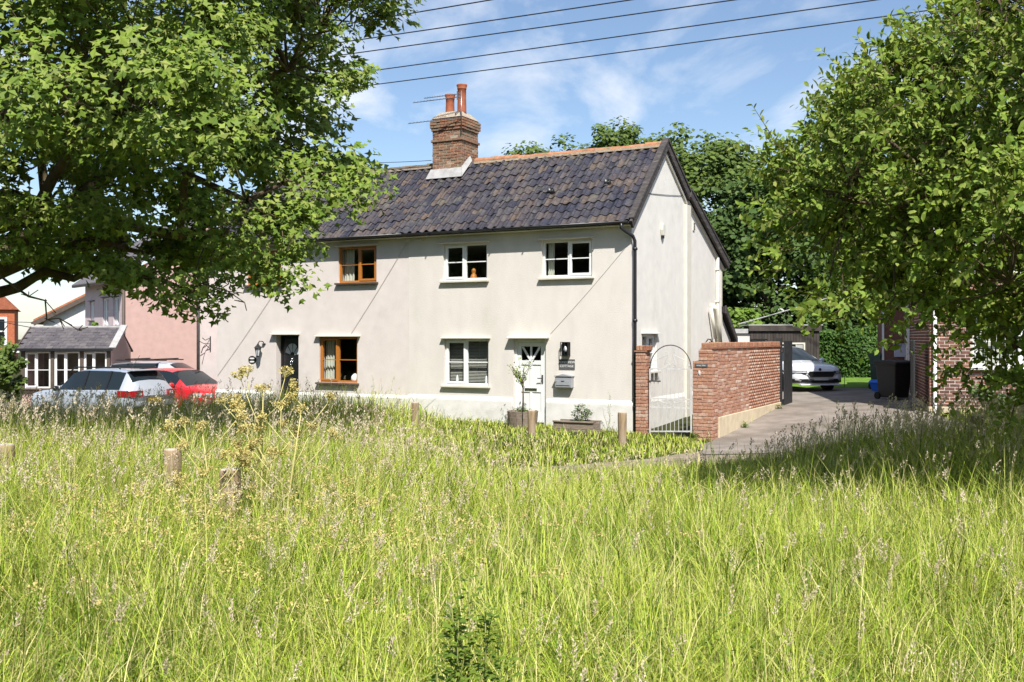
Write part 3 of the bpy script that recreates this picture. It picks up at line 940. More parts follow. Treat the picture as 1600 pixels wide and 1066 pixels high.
def ring(z, grow, faces='frl'):
    """one brick course round the stack (front, right, left faces)."""
    global ncb
    X0, X1, Y0, Y1 = CX0 - grow, CX1 + grow, CV0 - grow, CV1 + grow
    par = ncb % 2
    ncb += 1
    for side in faces:
        ln = (X1 - X0) if side == 'f' else (Y1 - Y0)
        pos = 0.0 + (0 if par else -.1125)
        while pos < ln - .02:
            a_, b_ = max(0, pos), min(ln, pos + .215)
            pos += .225
            if b_ - a_ < .05: continue
            c = (a_ + b_) / 2; sc = (b_ - a_ - .004) / .214
            j = random.gauss(0, .004)
            if side == 'f': loc, rot = (X0 + c, Y0 + .042 + j, z), 0
            elif side == 'r': loc, rot = (X1 - .042 + j, Y0 + c, z), R(90)
            else: loc, rot = (X0 + .042 + j, Y0 + c, z), R(90)
            link('brick', cb_s, chim, loc, (random.gauss(0, .012), random.gauss(0, .012), rot + random.gauss(0, .012)), (sc, 1, 1))


z = 6.12
while z < 7.90:
    g = 0.0
    if 7.23 < z < 7.31: g = .035
    elif z > 7.50 and z < 7.80: g = .055 if z > 7.57 else .03
    ring(z, g)
    z += .075
m = MB()
m.add([(CX0 - .03, CV0 - .03, 7.84), (CX1 + .03, CV0 - .03, 7.84), (CX1 + .03, CV1 + .03, 7.84), (CX0 - .03, CV1 + .03, 7.84),
       (CX0 + .15, CV0 + .15, 8.03), (CX1 - .15, CV0 + .15, 8.03), (CX1 - .15, CV1 - .15, 8.03), (CX0 + .15, CV1 - .15, 8.03)],
      [(0, 1, 5, 4), (1, 2, 6, 5), (2, 3, 7, 6), (3, 0, 4, 7), (4, 5, 6, 7)])
m.build('flaunching', 'old_mortar', chim)
for (a, b, hh) in ((CX0 + .28, CV0 + .44, .58), (CX1 - .24, CV0 + .42, .80)):
    r0 = .125
    MB().lathe([(r0 * 1.06, 0), (r0, .06), (r0 * .93, hh * .55), (r0 * .93, hh - .13), (r0 * 1.02, hh - .12), (r0 * 1.02, hh - .10), (r0 * .96, hh - .09), (r0 * 1.16, hh - .03), (r0 * 1.16, hh), (r0 * .85, hh), (r0 * .8, hh - .2)],
               (a, b, 7.98), 18).build('chimney_pot', 'terracotta', chim, smooth=True)
# lead flashing skirt at the stack foot
m = MB()
def rz(v): return EZ + (v - EV) * math.tan(PITCH)
fv = CV0 - .16
m.add([(CX0 - .06, CV0 - .004, rz(CV0) + .20), (CX1 + .02, CV0 - .004, rz(CV0) + .20), (CX1 + .08, fv, rz(fv) + .07), (CX0 - .12, fv, rz(fv) + .07)], [(3, 2, 1, 0)])
m.add([(CX1 + .003, CV0 - .004, rz(CV0) + .22), (CX1 + .003, RV, rz(RV) + .18), (CX1 + .07, RV, rz(RV) + .04), (CX1 + .10, fv, rz(fv) + .07)], [(0, 3, 2, 1)])
fo = m.build('flashing', 'lead', chim)
fo.modifiers.new('t', 'SOLIDIFY').thickness = .012
# ---- television aerial strapped to the stack
ae = thing('television_aerial', 'television aerial with long toothed arms strapped to the brick chimney', 'aerial', uv(-5.36, 1.60, 7.5), HROT)
MB().tube([(0, 0, -.05), (0, 0, .98)], .016, 8).build('mast', 'aerial', ae, smooth=True)
for (zz, ln) in ((.82, 1.35), (.90, 1.0), (.28, 1.5)):
    q = MB(); q.tube([(0, -.02, zz), (-ln, -.25, zz - .06)], .010, 6)
    for i in range(14):
        t = (i + 1) / 15
        q.tube([(-ln * t, -.25 * t - .02 - .08, zz - .06 * t), (-ln * t, -.25 * t - .02 + .08, zz - .06 * t)], .004, 5)
    q.build('boom', 'aerial', ae)
q = MB()
for i in range(5):
    q.tube([(-.05, -.13, .74 + i * .045), (-.05, .09, .74 + i * .045)], .006, 5)
q.box(-.06, -.04, -.14, -.125, .72, .95); q.box(-.06, -.04, .085, .1, .72, .95)
q.build('reflector', 'aerial', ae)

# ---- things fixed to the fronts
def lantern(loc, label, kind):
    t = thing('wall_lantern', label, 'lantern', loc, HROT)
    if kind == 'box':
        MB().box(-.10, .10, -.02, 0, -.16, .16).build('back_plate', 'black_metal', t)
        m = MB()
        for (a, b) in ((-.1, -.1), (.085, -.1)):
            m.box(a, a + .015, -.13, -.115, -.15, .15); m.box(a, a + .015, -.035, -.02, -.15, .15)
        m.box(-.1, .1, -.13, -.02, .15, .165); m.box(-.1, .1, -.13, -.02, -.165, -.15); m.box(-.008, .008, -.13, -.122, -.15, .15)
        m.build('cage', 'black_metal', t)
        MB().lathe([(.03, -.06), (.045, 0), (.03, .05), (.012, .07)], (0, -.07, 0), 12).build('bulb', 'lamp_clear', t, smooth=True)
    else:
        m = MB(); m.tube([(.08, 0, .18), (.08, -.06, .24), (.04, -.14, .25), (0, -.16, .18)], .014, 8)
        m.build('arm', 'black_metal', t, smooth=True)
        MB().lathe([(.0, 0), (.06, .0), (.06, .015), (0, .015)], (.08, -.01, .17), 10).build('back_plate', 'black_metal', t)
        MB().lathe([(.11, 0), (.09, .03), (.04, .08), (.03, .10), (.015, .13)], (0, -.16, .06), 8).build('cap', 'black_metal', t)
        m = MB()
        for i in range(6):
            a = 2 * math.pi * i / 6
            m.bar((.045 * math.cos(a), -.16 + .045 * math.sin(a), -.15), (.085 * math.cos(a), -.16 + .085 * math.sin(a), .065), .012)
        m.lathe([(.02, -.19), (.055, -.16), (.055, -.145), (.01, -.145)], (0, -.16, 0), 8)
        m.build('cage', 'black_metal', t)
        MB().lathe([(.042, -.145), (.08, .06)], (0, -.16, 0), 6).build('glass', 'lamp_clear', t)
    return t


lantern(uv(-1.60, 0, 1.74), 'square black lantern above the slate name sign by the white door', 'box')
lantern(uv(-10.74, .012, 1.66), 'black hexagonal coach lantern beside the black front door', 'hex')
lantern(uv(1.36, 1.3, 1.72), 'dark coach lantern mounted behind the brick gate pier', 'hex')
t = thing('name_sign', 'dark slate sign with white lettering above the grey letterbox', 'sign', uv(-1.585, 0, 1.39), HROT)
MB().box(-.20, .20, -.02, -.002, -.115, .115).build('board', 'sign_slate', t, bevel=.004)
text_mesh('lettering', 'POND VIEW', .075, 'lettering_white', t, (0, -.022, .045), (R(90), 0, 0))
text_mesh('lettering', 'COTTAGE', .075, 'lettering_white', t, (0, -.022, -.045), (R(90), 0, 0))
t = thing('letterbox', 'grey metal letterbox with peaked lid on the white front wall', 'letterbox', uv(-1.62, 0, .86), HROT)
m = MB(); m.prism([(-.15, .0), (-.155, .05), (-.155, .235), (-.002, .27), (-.002, 0), (-.12, -.015)], 0, -.205, .205)
m.build('body', 'letterbox_grey', t, bevel=.008)
MB().prism([(-.225, .25), (.225, .25), (.225, .265), (.1, .285), (0, .31), (-.1, .285), (-.225, .265)], 1, -.175, -.001).build('lid', 'letterbox_grey', t, bevel=.004)
MB().box(-.17, .17, -.166, -.156, .05, .155).build('flap', 'letterbox_grey', t, bevel=.004)
MB().prism([(-.05, .155), (.05, .155), (.03, .135), (-.03, .135)], 1, -.172, -.1665).build('emblem', 'chrome', t)
MB().lathe([(.012, 0), (.012, .012), (.004, .014)], (0, 0, 0), 10).build('lock', 'chrome', t, loc=(-.17, -.156, .13), rot=(R(90), 0, 0))
t = thing('oval_sign', 'black oval house plaque with white mark left of the black door', 'sign', uv(-11.08, .012, 1.40), HROT)
m = MB(); m.lathe([(1, 0), (1, .016), (.94, .02)], (0, 0, 0), 24)
o = m.build('plate', 'black_metal', t, rot=(R(90), 0, 0)); o.scale = (.135, .105, 1)
for zz in (.035, -.055):
    o = MB().lathe([(1, 0), (1, .004)], (0, 0, 0), 20).build('mark', 'lettering_white', t, loc=(0, -.019, zz), rot=(R(90), 0, 0)); o.scale = (.085, .022, 1)
t = thing('alarm_box', 'cream alarm box high on the white gable wall', 'alarm box', uv(0, 2.0, 4.60), HROT)
MB().prism([(-.09, .14), (.09, .14), (.10, 0), (.06, -.14), (-.06, -.14), (-.10, 0)], 0, .002, .075).build('cover', 'alarm_white', t, bevel=.012)
MB().box(.002, .06, -.05, .05, -.21, -.142).build('lens', 'car_black', t, bevel=.01)
t = thing('wall_vent', 'small square vent near the rear of the gable wall', 'vent', uv(0, 4.52, 4.93), HROT)
m = MB(); m.box(.001, .025, -.07, .07, -.11, .11)
m.build('plate', 'trim_cream', t)
for i in range(5): MB().box(.026, .034, -.055, .055, -.085 + i * .04, -.07 + i * .04).build('slat', 'sill_dark', t)
t = thing('flue_pipe', 'cream boiler flue and waste pipes on the rear gable wall', 'flue', uv(0, 6.4, 2.1), HROT)
MB().tube([(.12, .16, -.25), (.12, -.02, .30), (.12, -.25, .72), (.02, -.35, .80)], .075, 10).build('flue', 'flue_white', t, smooth=True)
MB().tube([(.10, -.62, .72), (.10, -.20, -.12)], .05, 8).build('waste_pipe', 'flue_white', t, smooth=True)
MB().tube([(.05, .2, 2.15), (.05, .2, -1.2)], .045, 8).build('soil_pipe', 'flue_white', t, smooth=True)
for zz in (1.8, .9): MB().box(.0, .10, .14, .26, zz, zz + .05).build('pipe_clip', 'flue_white', t)
# thin grey tubes modelled to stand for wire shadows across the fronts
def cable_and_shadow_line(a, b, label):
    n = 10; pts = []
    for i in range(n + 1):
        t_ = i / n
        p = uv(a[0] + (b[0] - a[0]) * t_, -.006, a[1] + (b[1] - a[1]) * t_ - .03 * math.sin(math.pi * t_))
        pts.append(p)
    tag(MB().tube(pts, .0055, 5).build('cable_and_shadow_line', 'cable_and_shadow_line'), label, 'cable', 'modelled wire shadows across the cottage fronts')


cable_and_shadow_line((-.12, 4.05), (-2.0, 2.10), 'thin modelled wire shadow slanting from the downpipe top down to the white door hood')
cable_and_shadow_line((-5.98, 4.42), (-7.72, 2.12), 'thin modelled wire shadow slanting from the eaves box down to the lower orange window')
cable_and_shadow_line((-10.4, 3.1), (-12.34, .95), 'thin modelled wire shadow slanting down to the left corner of the cream cottage')
tag(MB().tube([uv(.008, .85, 5.34), uv(.012, 2.3, 5.48), uv(.012, 3.75, 5.64)], .006, 5).build('cable_and_shadow_line', 'wire'), 'thin dark cable running across the top of the white gable', 'cable')
t = thing('junction_box', 'white cable bracket under the eaves where the two cottages meet', 'bracket', uv(-5.9, 0, 4.42), HROT)
MB().box(-.10, .0, -.06, -.002, -.03, .04).build('box', 'trim_cream', t, bevel=.006)
MB().box(0, .38, -.03, -.002, -.02, .02).build('arm', 'trim_cream', t, bevel=.004)
t = thing('iron_bracket', 'scrolled black iron bracket on the set-back cream wall behind the red car', 'bracket', uv(-15.95, 3.3, 1.80), HROT)
m = MB(); m.box(.1, .13, -.02, 0, -.25, .25); m.tube([(.11, -.01, .2), (-.0, -.12, .12), (-.05, -.2, .2)], .014, 6); m.tube([(.11, -.01, -.15), (.0, -.12, -.02), (-.04, -.18, -.12), (-.08, -.22, -.30)], .014, 6)
m.tube([(.11, -.01, .0), (0, -.2, .02), (-.1, -.3, .1)], .012, 6)
m.build('scroll', 'black_metal', t)
# ornaments on the window ledges
t = thing('ornament', 'white bird ornament in front of the blind, left of the lower window', 'ornament', uv(-4.62, .15, .845), HROT)
MB().lathe([(.05, 0), (.045, .04), (.03, .08), (.04, .13), (.025, .2), (.008, .24)], (0, 0, 0), 10).build('figure', 'upvc_white', t, smooth=True)
t = thing('ornament', 'white bird ornament in front of the blind, right of the lower window', 'ornament', uv(-3.80, .15, .845), HROT)
MB().lathe([(.05, 0), (.045, .04), (.03, .08), (.04, .13), (.025, .2), (.008, .24)], (0, 0, 0), 10).build('figure', 'upvc_white', t, smooth=True)
t = thing('ornament', 'orange toy figure inside the upper white window above the blind', 'ornament', uv(-4.16, .16, 3.41), HROT)
MB().lathe([(.07, 0), (.09, .06), (.06, .14), (.035, .16), (.055, .2), (.05, .26), (.01, .29)], (0, 0, 0), 12).build('figure', 'timber_orange', t, smooth=True)
t = thing('ornament', 'round white ornament on the ledge of the lower orange window', 'ornament', uv(-7.72, .16, .845), HROT)
MB().lathe([(.06, 0), (.11, .07), (.10, .15), (.05, .21), (.01, .23)], (0, 0, 0), 14).build('figure', 'upvc_white', t, smooth=True)


# ------------------------------------------------------------------ brick garden wall, piers and gate
gw = thing('garden_wall', 'red brick garden wall with brick coping and cream rendered foot along the drive', 'wall', uv(1.84, 0, 0), HROT)
WL = 6.36
core = MB().box(-.215, -.005, .42, WL, -.45, 1.755).build('wall_core', 'wall_mortar', gw)
pier = MB().box(-.43, -.010, .010, .43, -.55, 1.50).box(-.30, -.010, .012, .43, 1.50, 1.755).build('pier', 'wall_mortar', gw)
br = bevel_box_mesh('brick', .215, .08, .065, 'wall_brick', .006)
rows = []
z = .30
r_ = 0
while z < 1.75:
    rows.append((z, r_)); z += .0755; r_ += 1
cnt = 0; rest = []
for (z, r_) in rows:
    pos = .43 - (.1125 if r_ % 2 else 0)
    while pos < WL - .03:
        a, b = max(pos, .43), min(pos + .215, WL)
        pos += .225
        if b - a < .05: continue
        c = (a + b) / 2; j = random.gauss(0, .0035)
        if c < 3.1 and cnt < 236:
            link('brick', br, gw, (-.034 + j, c, z), (random.gauss(0, .008), random.gauss(0, .008), R(90) + random.gauss(0, .01)), ((b - a) / .215, 1, 1)); cnt += 1
        else:
            rest.append((-.0385 + j * .4, c, z, .08, b - a - .004, .066))
join_boxes('brickwork', rest, 'wall_brick', gw)
# pier bricks on both seen faces, from the ground
z = -.42; r_ = 0
while z < 1.75:
    if z < 1.52:      # front face of the pier (towards the green); its top corner is cut back
        spans = ((-.43, -.215), (-.205, 0)) if r_ % 2 else ((-.43, -.325), (-.315, -.105), (-.095, 0))
    else:
        spans = ((-.30, -.105), (-.095, 0))
    for (a, b) in spans:
        link('brick', br, pier, ((a + b) / 2, .034 + random.gauss(0, .003), z), (random.gauss(0, .008), random.gauss(0, .008), random.gauss(0, .008)), ((b - a) / .215, 1, 1))
    spans = ((.095, .205), (.215, .43)) if r_ % 2 else ((.02, .215), (.225, .43))
    for (a, b) in spans:
        link('brick', br, pier, (-.034 + random.gauss(0, .003), (a + b) / 2, z), (0, random.gauss(0, .008), R(90) + random.gauss(0, .008)), ((b - a) / .215, 1, 1))
    z += .0755; r_ += 1
# coping: a projecting tile course under bricks laid on edge
MB().box(-.26, .03, .0, WL + .01, 1.762, 1.785).build('tile_course', 'coping_brick', gw, bevel=.004)
cope = bevel_box_mesh('coping_brick', .25, .068, .108, 'coping_brick', .008)
y = .04
while y < WL:
    link('coping_brick', cope, gw, (-.115, y, 1.84 + random.gauss(0, .003)), (random.gauss(0, .01), 0, random.gauss(0, .012))); y += .0765
MB().prism([(.44, -.6), (WL, -.6), (WL, .262), (.44, .262)], 0, -.012, .035).build('rendered_foot', 'cream_base', gw, bevel=.01)
t = thing('house_plaque', 'small dark oblong plaque with pale letters on the brick gate pier', 'sign', uv(1.60, 0, 1.40), HROT)
MB().box(-.14, .14, -.018, -.004, -.035, .035).build('plate', 'sign_slate', t, bevel=.01)
text_mesh('lettering', 'POND VIEW', .036, 'lettering_white', t, (0, -.02, 0), (R(90), 0, 0), .001)
t = thing('bell_push', 'small white bell push under the plaque on the brick gate pier', 'bell', uv(1.56, 0, 1.24), HROT)
MB().box(-.02, .02, -.02, -.004, -.05, .05).build('plate', 'upvc_white', t, bevel=.005)
MB().lathe([(.012, 0), (.012, .008), (.006, .012)], (0, 0, 0), 10).build('button', 'car_black', t, loc=(0, -.02, -.02), rot=(R(90), 0, 0))
# left pier against the house corner
lp = thing('gate_pier', 'narrow red brick gate pier beside the black downpipe', 'pier', uv(.155, -.16, 0), HROT)
MB().box(.01, .215, .01, .32, -.5, 1.72).build('pier_core', 'wall_mortar', lp)
z = -.40; r_ = 0
while z < 1.66:
    for (a, b) in (((.0, .225),) if r_ % 2 else ((.0, .108), (.118, .225))):
        link('brick', br, lp, ((a + b) / 2, .036 + random.gauss(0, .003), z), (0, random.gauss(0, .01), random.gauss(0, .01)), ((b - a) / .215, 1, 1))
    for (a, b) in (((.09, .32),) if r_ % 2 else ((.012, .205), (.215, .32))):
        link('brick', br, lp, (.188 + random.gauss(0, .003), (a + b) / 2, z), (0, 0, R(90) + random.gauss(0, .01)), ((b - a) / .215, 1, 1))
    z += .0755; r_ += 1
MB().box(-.025, .25, -.025, .33, 1.69, 1.72).build('tile_course', 'coping_brick', lp)
for i in range(4): link('coping_brick', cope, lp, (.035 + i * .076, .15, 1.775), (0, 0, R(90)))

gt = thing('garden_gate', 'white wrought-iron arched garden gate with scrolls between brick piers', 'gate', uv(.42, -.02, 0), HROT)
GW, GZ0, GZ1, ARC = .98, -.12, 1.32, .52
m = MB(); m.bar((.02, 0, GZ0), (.02, 0, GZ1), .03); m.bar((GW - .02, 0, GZ0 + .05), (GW - .02, 0, GZ1), .03)
m.build('stile', 'iron_white', gt)
for zz in (GZ0 + .05, .47, .66, GZ1):
    MB().bar((.02, 0, zz), (GW - .02, 0, zz + (.0 if zz > 0 else .04)), .014, .03).build('rail', 'iron_white', gt)
for i in range(9):
    x = .02 + (GW - .04) * (i + 1) / 10
    MB().bar((x, 0, GZ0 + .06), (x, 0, GZ1), .011).build('upright', 'iron_white', gt)
pts = [(GW / 2 - (GW / 2 - .02) * math.cos(math.pi * i / 20), 0, GZ1 + ARC * math.sin(math.pi * i / 20)) for i in range(21)]
MB().tube(pts, .011, 7).build('arch', 'iron_dark', gt, smooth=True)


def spiral(cx, cz, r0, r1, t0, turns, n=26):
    return [(cx + (r0 + (r1 - r0) * i / n) * math.cos(t0 + turns * 2 * math.pi * i / n), 0, cz + (r0 + (r1 - r0) * i / n) * math.sin(t0 + turns * 2 * math.pi * i / n)) for i in range(n + 1)]


for sg in (-1, 1):
    m = MB()
    m.tube(spiral(GW / 2 + sg * .075, GZ1 + .075, .015, .072, math.pi / 2, sg * 1.5), .007, 6)
    m.tube([(GW / 2 + sg * .145, 0, GZ1 + .08), (GW / 2 + sg * .10, 0, GZ1 + .2), (GW / 2 + sg * .06, 0, GZ1 + .3), (GW / 2 + sg * .07, 0, GZ1 + .36), (GW / 2 + sg * .11, 0, GZ1 + .37), (GW / 2 + sg * .115, 0, GZ1 + .33)], .007, 6)
    m.tube([(GW / 2 + sg * .06, 0, GZ1 + .31), (GW / 2 + sg * .3, 0, GZ1 + .2), (GW / 2 + sg * .4, 0, GZ1 + .16)], .007, 6)
    m.tube(spiral(GW / 2 + sg * .39, GZ1 + .06, .012, .05, 0, sg * 1.3), .007, 6)
    m.tube(spiral(GW / 2 + sg * .07, .565, .012, .055, math.pi / 2, sg * 1.4), .007, 6)
    m.tube([(GW / 2 + sg * .13, 0, .565), (GW / 2 + sg * .28, 0, .62), (GW / 2 + sg * .40, 0, .57)], .007, 6)
    m.tube(spiral(GW / 2 + sg * .41, .57, .01, .04, 0, sg * 1.2), .007, 6)
    m.build('scroll', 'iron_white', gt)
m = MB(); m.box(.0, .27, -.03, -.012, 1.03, 1.06); m.build('latch', 'iron_dark', gt)

# black timber drive gate folded open at the wall end
dg = thing('drive_gate', 'black boarded drive gate standing open at the end of the brick wall', 'gate', uv(1.84, WL + .05, 0), HROT)
MB().box(-.12, .03, 0, .12, -.3, 2.0).build('post', 'gate_black', dg, bevel=.006)
for i in range(6):
    MB().box(.05 + i * .006, .085 + i * .006, .16 + i * .135, .285 + i * .135, -.02, 1.92).build('board', 'gate_black', dg, bevel=.004)
for zz in (.2, 1.6): MB().box(.0, .048, .15, .98, zz, zz + .12).build('rail', 'gate_black', dg)
MB().box(.03, .05, .02, .3, 1.62, 1.66).build('hinge', 'chrome', dg)

# ------------------------------------------------------------------ brick house on the right
RHX, RHY = 9.95, 24.0
RHA = math.atan2(-.30, .954)
rh = thing('brick_house', 'dark red brick house with white windows behind the right-hand tree', 'house', (RHX, RHY, .18), RHA)
WN = (.95, 3.1, 1.12, 2.36)
WN2 = (.95, 3.1, 3.3, 4.5)
m = MB(); wall_rect(m, 0.012, 9.0, -.5, 5.2, [WN, WN2], .012, .28)
m.add([(.012, .012, -.5), (.012, 9, -.5), (.012, 9, 5.2), (.012, .012, 5.2)], [(0, 1, 2, 3)])
m.add([(9, .012, -.5), (9, 9, -.5), (9, 9, 5.2), (9, .012, 5.2)], [(3, 2, 1, 0)])
m.add([(.012, 9, -.5), (9, 9, -.5), (9, 9, 5.2), (.012, 9, 5.2)], [(0, 1, 2, 3)])
wallo = m.build('wall', 'pale_mortar', rh)
MB().box(.3, 8.7, 3.0, 3.1, -.4, 5.1).build('partition', 'interior', rh)
hb = bevel_box_mesh('brick', .213, .06, .063, 'house_brick', .004)
cnt = 0; rest = []
z = .22; r_ = 0
while z < 5.15:
    pos = .0 - (.1125 if r_ % 2 else 0)
    while pos < 8.95:
        segs = [(max(pos, 0), min(pos + .215, 8.98))]
        pos += .2275
        for h in (WN, WN2):
            if h[2] - .04 < z < h[3] + .04:
                s2 = []
                for (a, b) in segs:
                    if b <= h[0] or a >= h[1]: s2.append((a, b)); continue
                    if a < h[0]: s2.append((a, h[0]))
                    if b > h[1]: s2.append((h[1], b))
                segs = s2
        for (a, b) in segs:
            if b - a < .04: continue
            if z < 1.95 and a < 2.95 and cnt < 300:
                link('brick', hb, rh, ((a + b) / 2, .035 + random.gauss(0, .0015), z), (0, random.gauss(0, .004), random.gauss(0, .006)), ((b - a) / .215, 1, 1)); cnt += 1
            elif a < 6.5:
                rest.append(((a + b) / 2, .035 + random.gauss(0, .0015), z, b - a, .06, .063))
    pos = .06 - (.1125 if r_ % 2 else 0)
    while pos < 7:
        a, b = max(pos, .055), pos + .215; pos += .2275
        rest.append((.035, (a + b) / 2, z, .06, b - a, .063))
    z += .0785; r_ += 1
join_boxes('brickwork', rest, 'house_brick', rh)
MB().box(-.02, 9.0, -.03, .03, -.6, .18).build('plinth', 'cream_base', rh, bevel=.01)
MB().box(-.03, .03, .031, 9.0, -.6, .18).build('plinth', 'cream_base', rh, bevel=.01)
for wn in (WN, WN2):
    fr = window(rh, *wn, 'upvc_white', -1, 'upvc_white', 'upvc_white', y=.05, blind=False)
    m = MB()
    xx = wn[0] + .08
    while xx < wn[1] - .1:
        m.box(xx, xx + .055, .17, .175, wn[2] + .05, wn[3] - .1); xx += .09
    m.build('vertical_blind', 'curtain', fr)
MB().tube([(.12, -.06, 5.0), (.12, -.06, -.05), (.12, -.16, -.16)], .042, 10).build('downpipe', 'upvc_white', rh, smooth=True)
for zz in (.95, 2.6): MB().lathe([(.043, 0), (.052, .005), (.052, .06), (.043, .065)], (.12, -.06, zz), 12).build('pipe_collar', 'upvc_white', rh, smooth=True)
MB().prism([(-.5, 5.15), (4.5, 8.2), (9.5, 5.15), (9.5, 5.02), (-.5, 5.02)], 0, -.25, 9.2).build('roof', 'slate', rh)
# rear wing and side gate
m = MB(); m.box(-.62, .008, 8.4, 12.5, -.5, 2.9)
m.build('rear_wing', 'house_brick', rh)
MB().box(-.66, -.60, 8.36, 8.44, -.4, 2.9).build('corner_post', 'upvc_white', rh)
MB().box(-.05, -.012, 6.0, 6.15, .0, 2.9).build('soil_pipe', 'upvc_white', rh)
sg_ = thing('side_gate', 'tall black boarded gate folded against the side of the brick house', 'gate', (RHX - .22, RHY + .35, .18), RHA)
for i in range(7): MB().box(-.02, .02, .02 + i * .128, .14 + i * .128, -.05, 1.75).build('board', 'gate_black', sg_, bevel=.004)
for zz in (.25, 1.4): MB().box(-.05, -.021, .02, .92, zz, zz + .1).build('rail', 'gate_black', sg_)


# ------------------------------------------------------------------ bins, box, crate, edging
def wheelie_bin(label, loc, rotz, body, hgt=1.0, w=.58, d=.72):
    t = thing('wheelie_bin', label, 'bin', loc, rotz)
    m = MB(); k = .82
    m.add([(-w / 2 * k, -d / 2 * k, .06), (w / 2 * k, -d / 2 * k, .06), (w / 2 * k, d / 2 * k, .06), (-w / 2 * k, d / 2 * k, .06),
           (-w / 2, -d / 2, hgt), (w / 2, -d / 2, hgt), (w / 2, d / 2, hgt), (-w / 2, d / 2, hgt)],
          [(3, 2, 1, 0), (4, 5, 6, 7), (0, 1, 5, 4), (1, 2, 6, 5), (2, 3, 7, 6), (3, 0, 4, 7)])
    m.build('body', body, t, bevel=.03)
    MB().box(-w / 2 - .03, w / 2 + .03, -d / 2 - .04, d / 2 + .03, hgt - .05, hgt + .002).build('rim', body, t, bevel=.012)
    MB().prism([(-d / 2 - .05, hgt + .004), (d / 2 + .05, hgt + .004), (d / 2 + .05, hgt + .03), (d / 4, hgt + .08), (-d / 4, hgt + .08), (-d / 2 - .05, hgt + .03)], 0, -w / 2 - .03, w / 2 + .03).build('lid', body, t, bevel=.012)
    MB().tube([(-w / 2, d / 2 + .07, hgt - .02), (w / 2, d / 2 + .07, hgt - .02)], .018, 8).build('handle', body, t)
    for s_ in (-1, 1):
        MB().lathe([(.10, -.03), (.10, .03)], (0, 0, 0), 14).build('wheel', 'tyre', t, loc=(s_ * w * .42, d / 2 - .04, .10), rot=(0, R(90), 0))
    return t


wheelie_bin('large black wheelie bin beside the brick house', (10.50, 27.7, g1(10.5, 27.7) + .02), R(24), 'bin_black', 1.0, .62, .74)
wheelie_bin('dark green wheelie bin standing behind the black wheelie bin', (12.15, 33.0, g1(12.1, 33) + .02), R(10), 'bin_green', 1.12, .58, .72)
t = thing('storage_cabinet', 'pale grey cabinet on the wall above the black bin', 'cabinet', (12.25, 31.7, 1.62), RHA)
MB().box(-.2, .16, -.16, .1, -.22, .17).build('body', 'box_grey', t, bevel=.01)
MB().prism([(-.2, .17), (.12, .17), (.12, .20), (-.2, .19)], 0, -.23, .19).build('lid', 'box_grey', t, bevel=.006)
MB().box(-.03, .02, .1, .75, -.1, .0).build('bracket', 'box_grey', t)
t = thing('recycling_box', 'blue plastic recycling box with lid beside the black bin', 'box', (11.55, 31.6, g1(11.55, 31.6) + .02), R(15))
MB().add([(-.19, -.16, .03), (.19, -.16, .03), (.19, .16, .03), (-.19, .16, .03), (-.24, -.2, .27), (.24, -.2, .27), (.24, .2, .27), (-.24, .2, .27)],
         [(3, 2, 1, 0), (4, 5, 6, 7), (0, 1, 5, 4), (1, 2, 6, 5), (2, 3, 7, 6), (3, 0, 4, 7)]).build('tub', 'crate_blue', t, bevel=.015)
MB().prism([(-.27, .275), (.27, .275), (.27, .30), (.18, .38), (-.18, .38), (-.27, .30)], 1, -.23, .23).build('lid', 'crate_blue', t, bevel=.012)
for i, (x, y) in enumerate(((11.45, 34.7), (12.35, 34.6))):
    t = thing('edging_stake', ('left' if i == 0 else 'right') + ' of two thin metal stakes at the lawn edge', 'stake', (x, y, g1(x, y) + .03), 0, 'stakes along the lawn edge')
    MB().tube([(0, 0, -.05), (.02, 0, .38)], .011, 6).build('stem', 'iron_dark', t)
    MB().tube([(-.06, 0, .39), (.08, 0, .40)], .013, 6).build('hook', 'iron_dark', t)

# ------------------------------------------------------------------ shed at the back
sh = thing('shed', 'dark weatherboarded shed with pale felt roof edge behind the brick wall', 'shed', (9.0, 38.0, .2), R(-5))
MB().box(0, 2.55, .02, 2.6, -.3, 2.12).build('wall', 'shed_board', sh)
MB().box(-1.9, -.002, .06, 2.5, -.3, 1.95).build('white_lean_to', 'render_white', sh)
for i in range(24):
    x = .0 + i * .106
    if .0 <= x < .55:
        MB().box(x, x + .098, -.012, .018, 1.75, 2.10).build('board', 'shed_board', sh)
        MB().box(x, x + .098, -.012, .018, -.3, 1.12).build('board', 'shed_board', sh)
    elif .80 < x < 1.95:
        MB().box(x, x + .098, -.012, .018, 1.62, 2.10).build('board', 'shed_board', sh)
    else:
        MB().box(x, x + .098, -.012, .018, -.3, 2.10).build('board', 'shed_board', sh)
MB().box(.01, .54, -.004, .015, 1.12, 1.75).build('opening', 'car_black', sh)
fr = MB(); fr.box(.84, 2.02, -.02, .016, 1.56, 1.62); fr.box(.84, .90, -.02, .016, .9, 1.56); fr.box(1.96, 2.02, -.02, .016, .9, 1.56); fr.box(.84, 2.02, -.02, .016, .84, .9)
wnd = fr.build('window', 'trim_cream', sh)
for i in range(4):
    MB().box(.90 + i * .265, 1.145 + i * .265, 0, .01, .9, 1.56).build('pane', 'car_glass' if i < 3 else 'felt', wnd)
    if i: MB().box(.88 + i * .265, .90 + i * .265, -.018, .0, .9, 1.56).build('glazing_bar', 'trim_cream', wnd)
MB().box(-.06, 2.62, -.09, -.05, 2.06, 2.26).build('fascia', 'shed_board', sh)
MB().box(-.08, 2.66, -.1, 2.7, 2.265, 2.30).build('roof', 'felt', sh)
MB().box(-1.95, -.085, -.02, 2.6, 1.97, 2.14).build('lean_to_roof', 'felt', sh)
fr = MB().box(-.72, -.36, .03, .055, .95, 1.75).build('lean_to_window', 'upvc_white', sh)

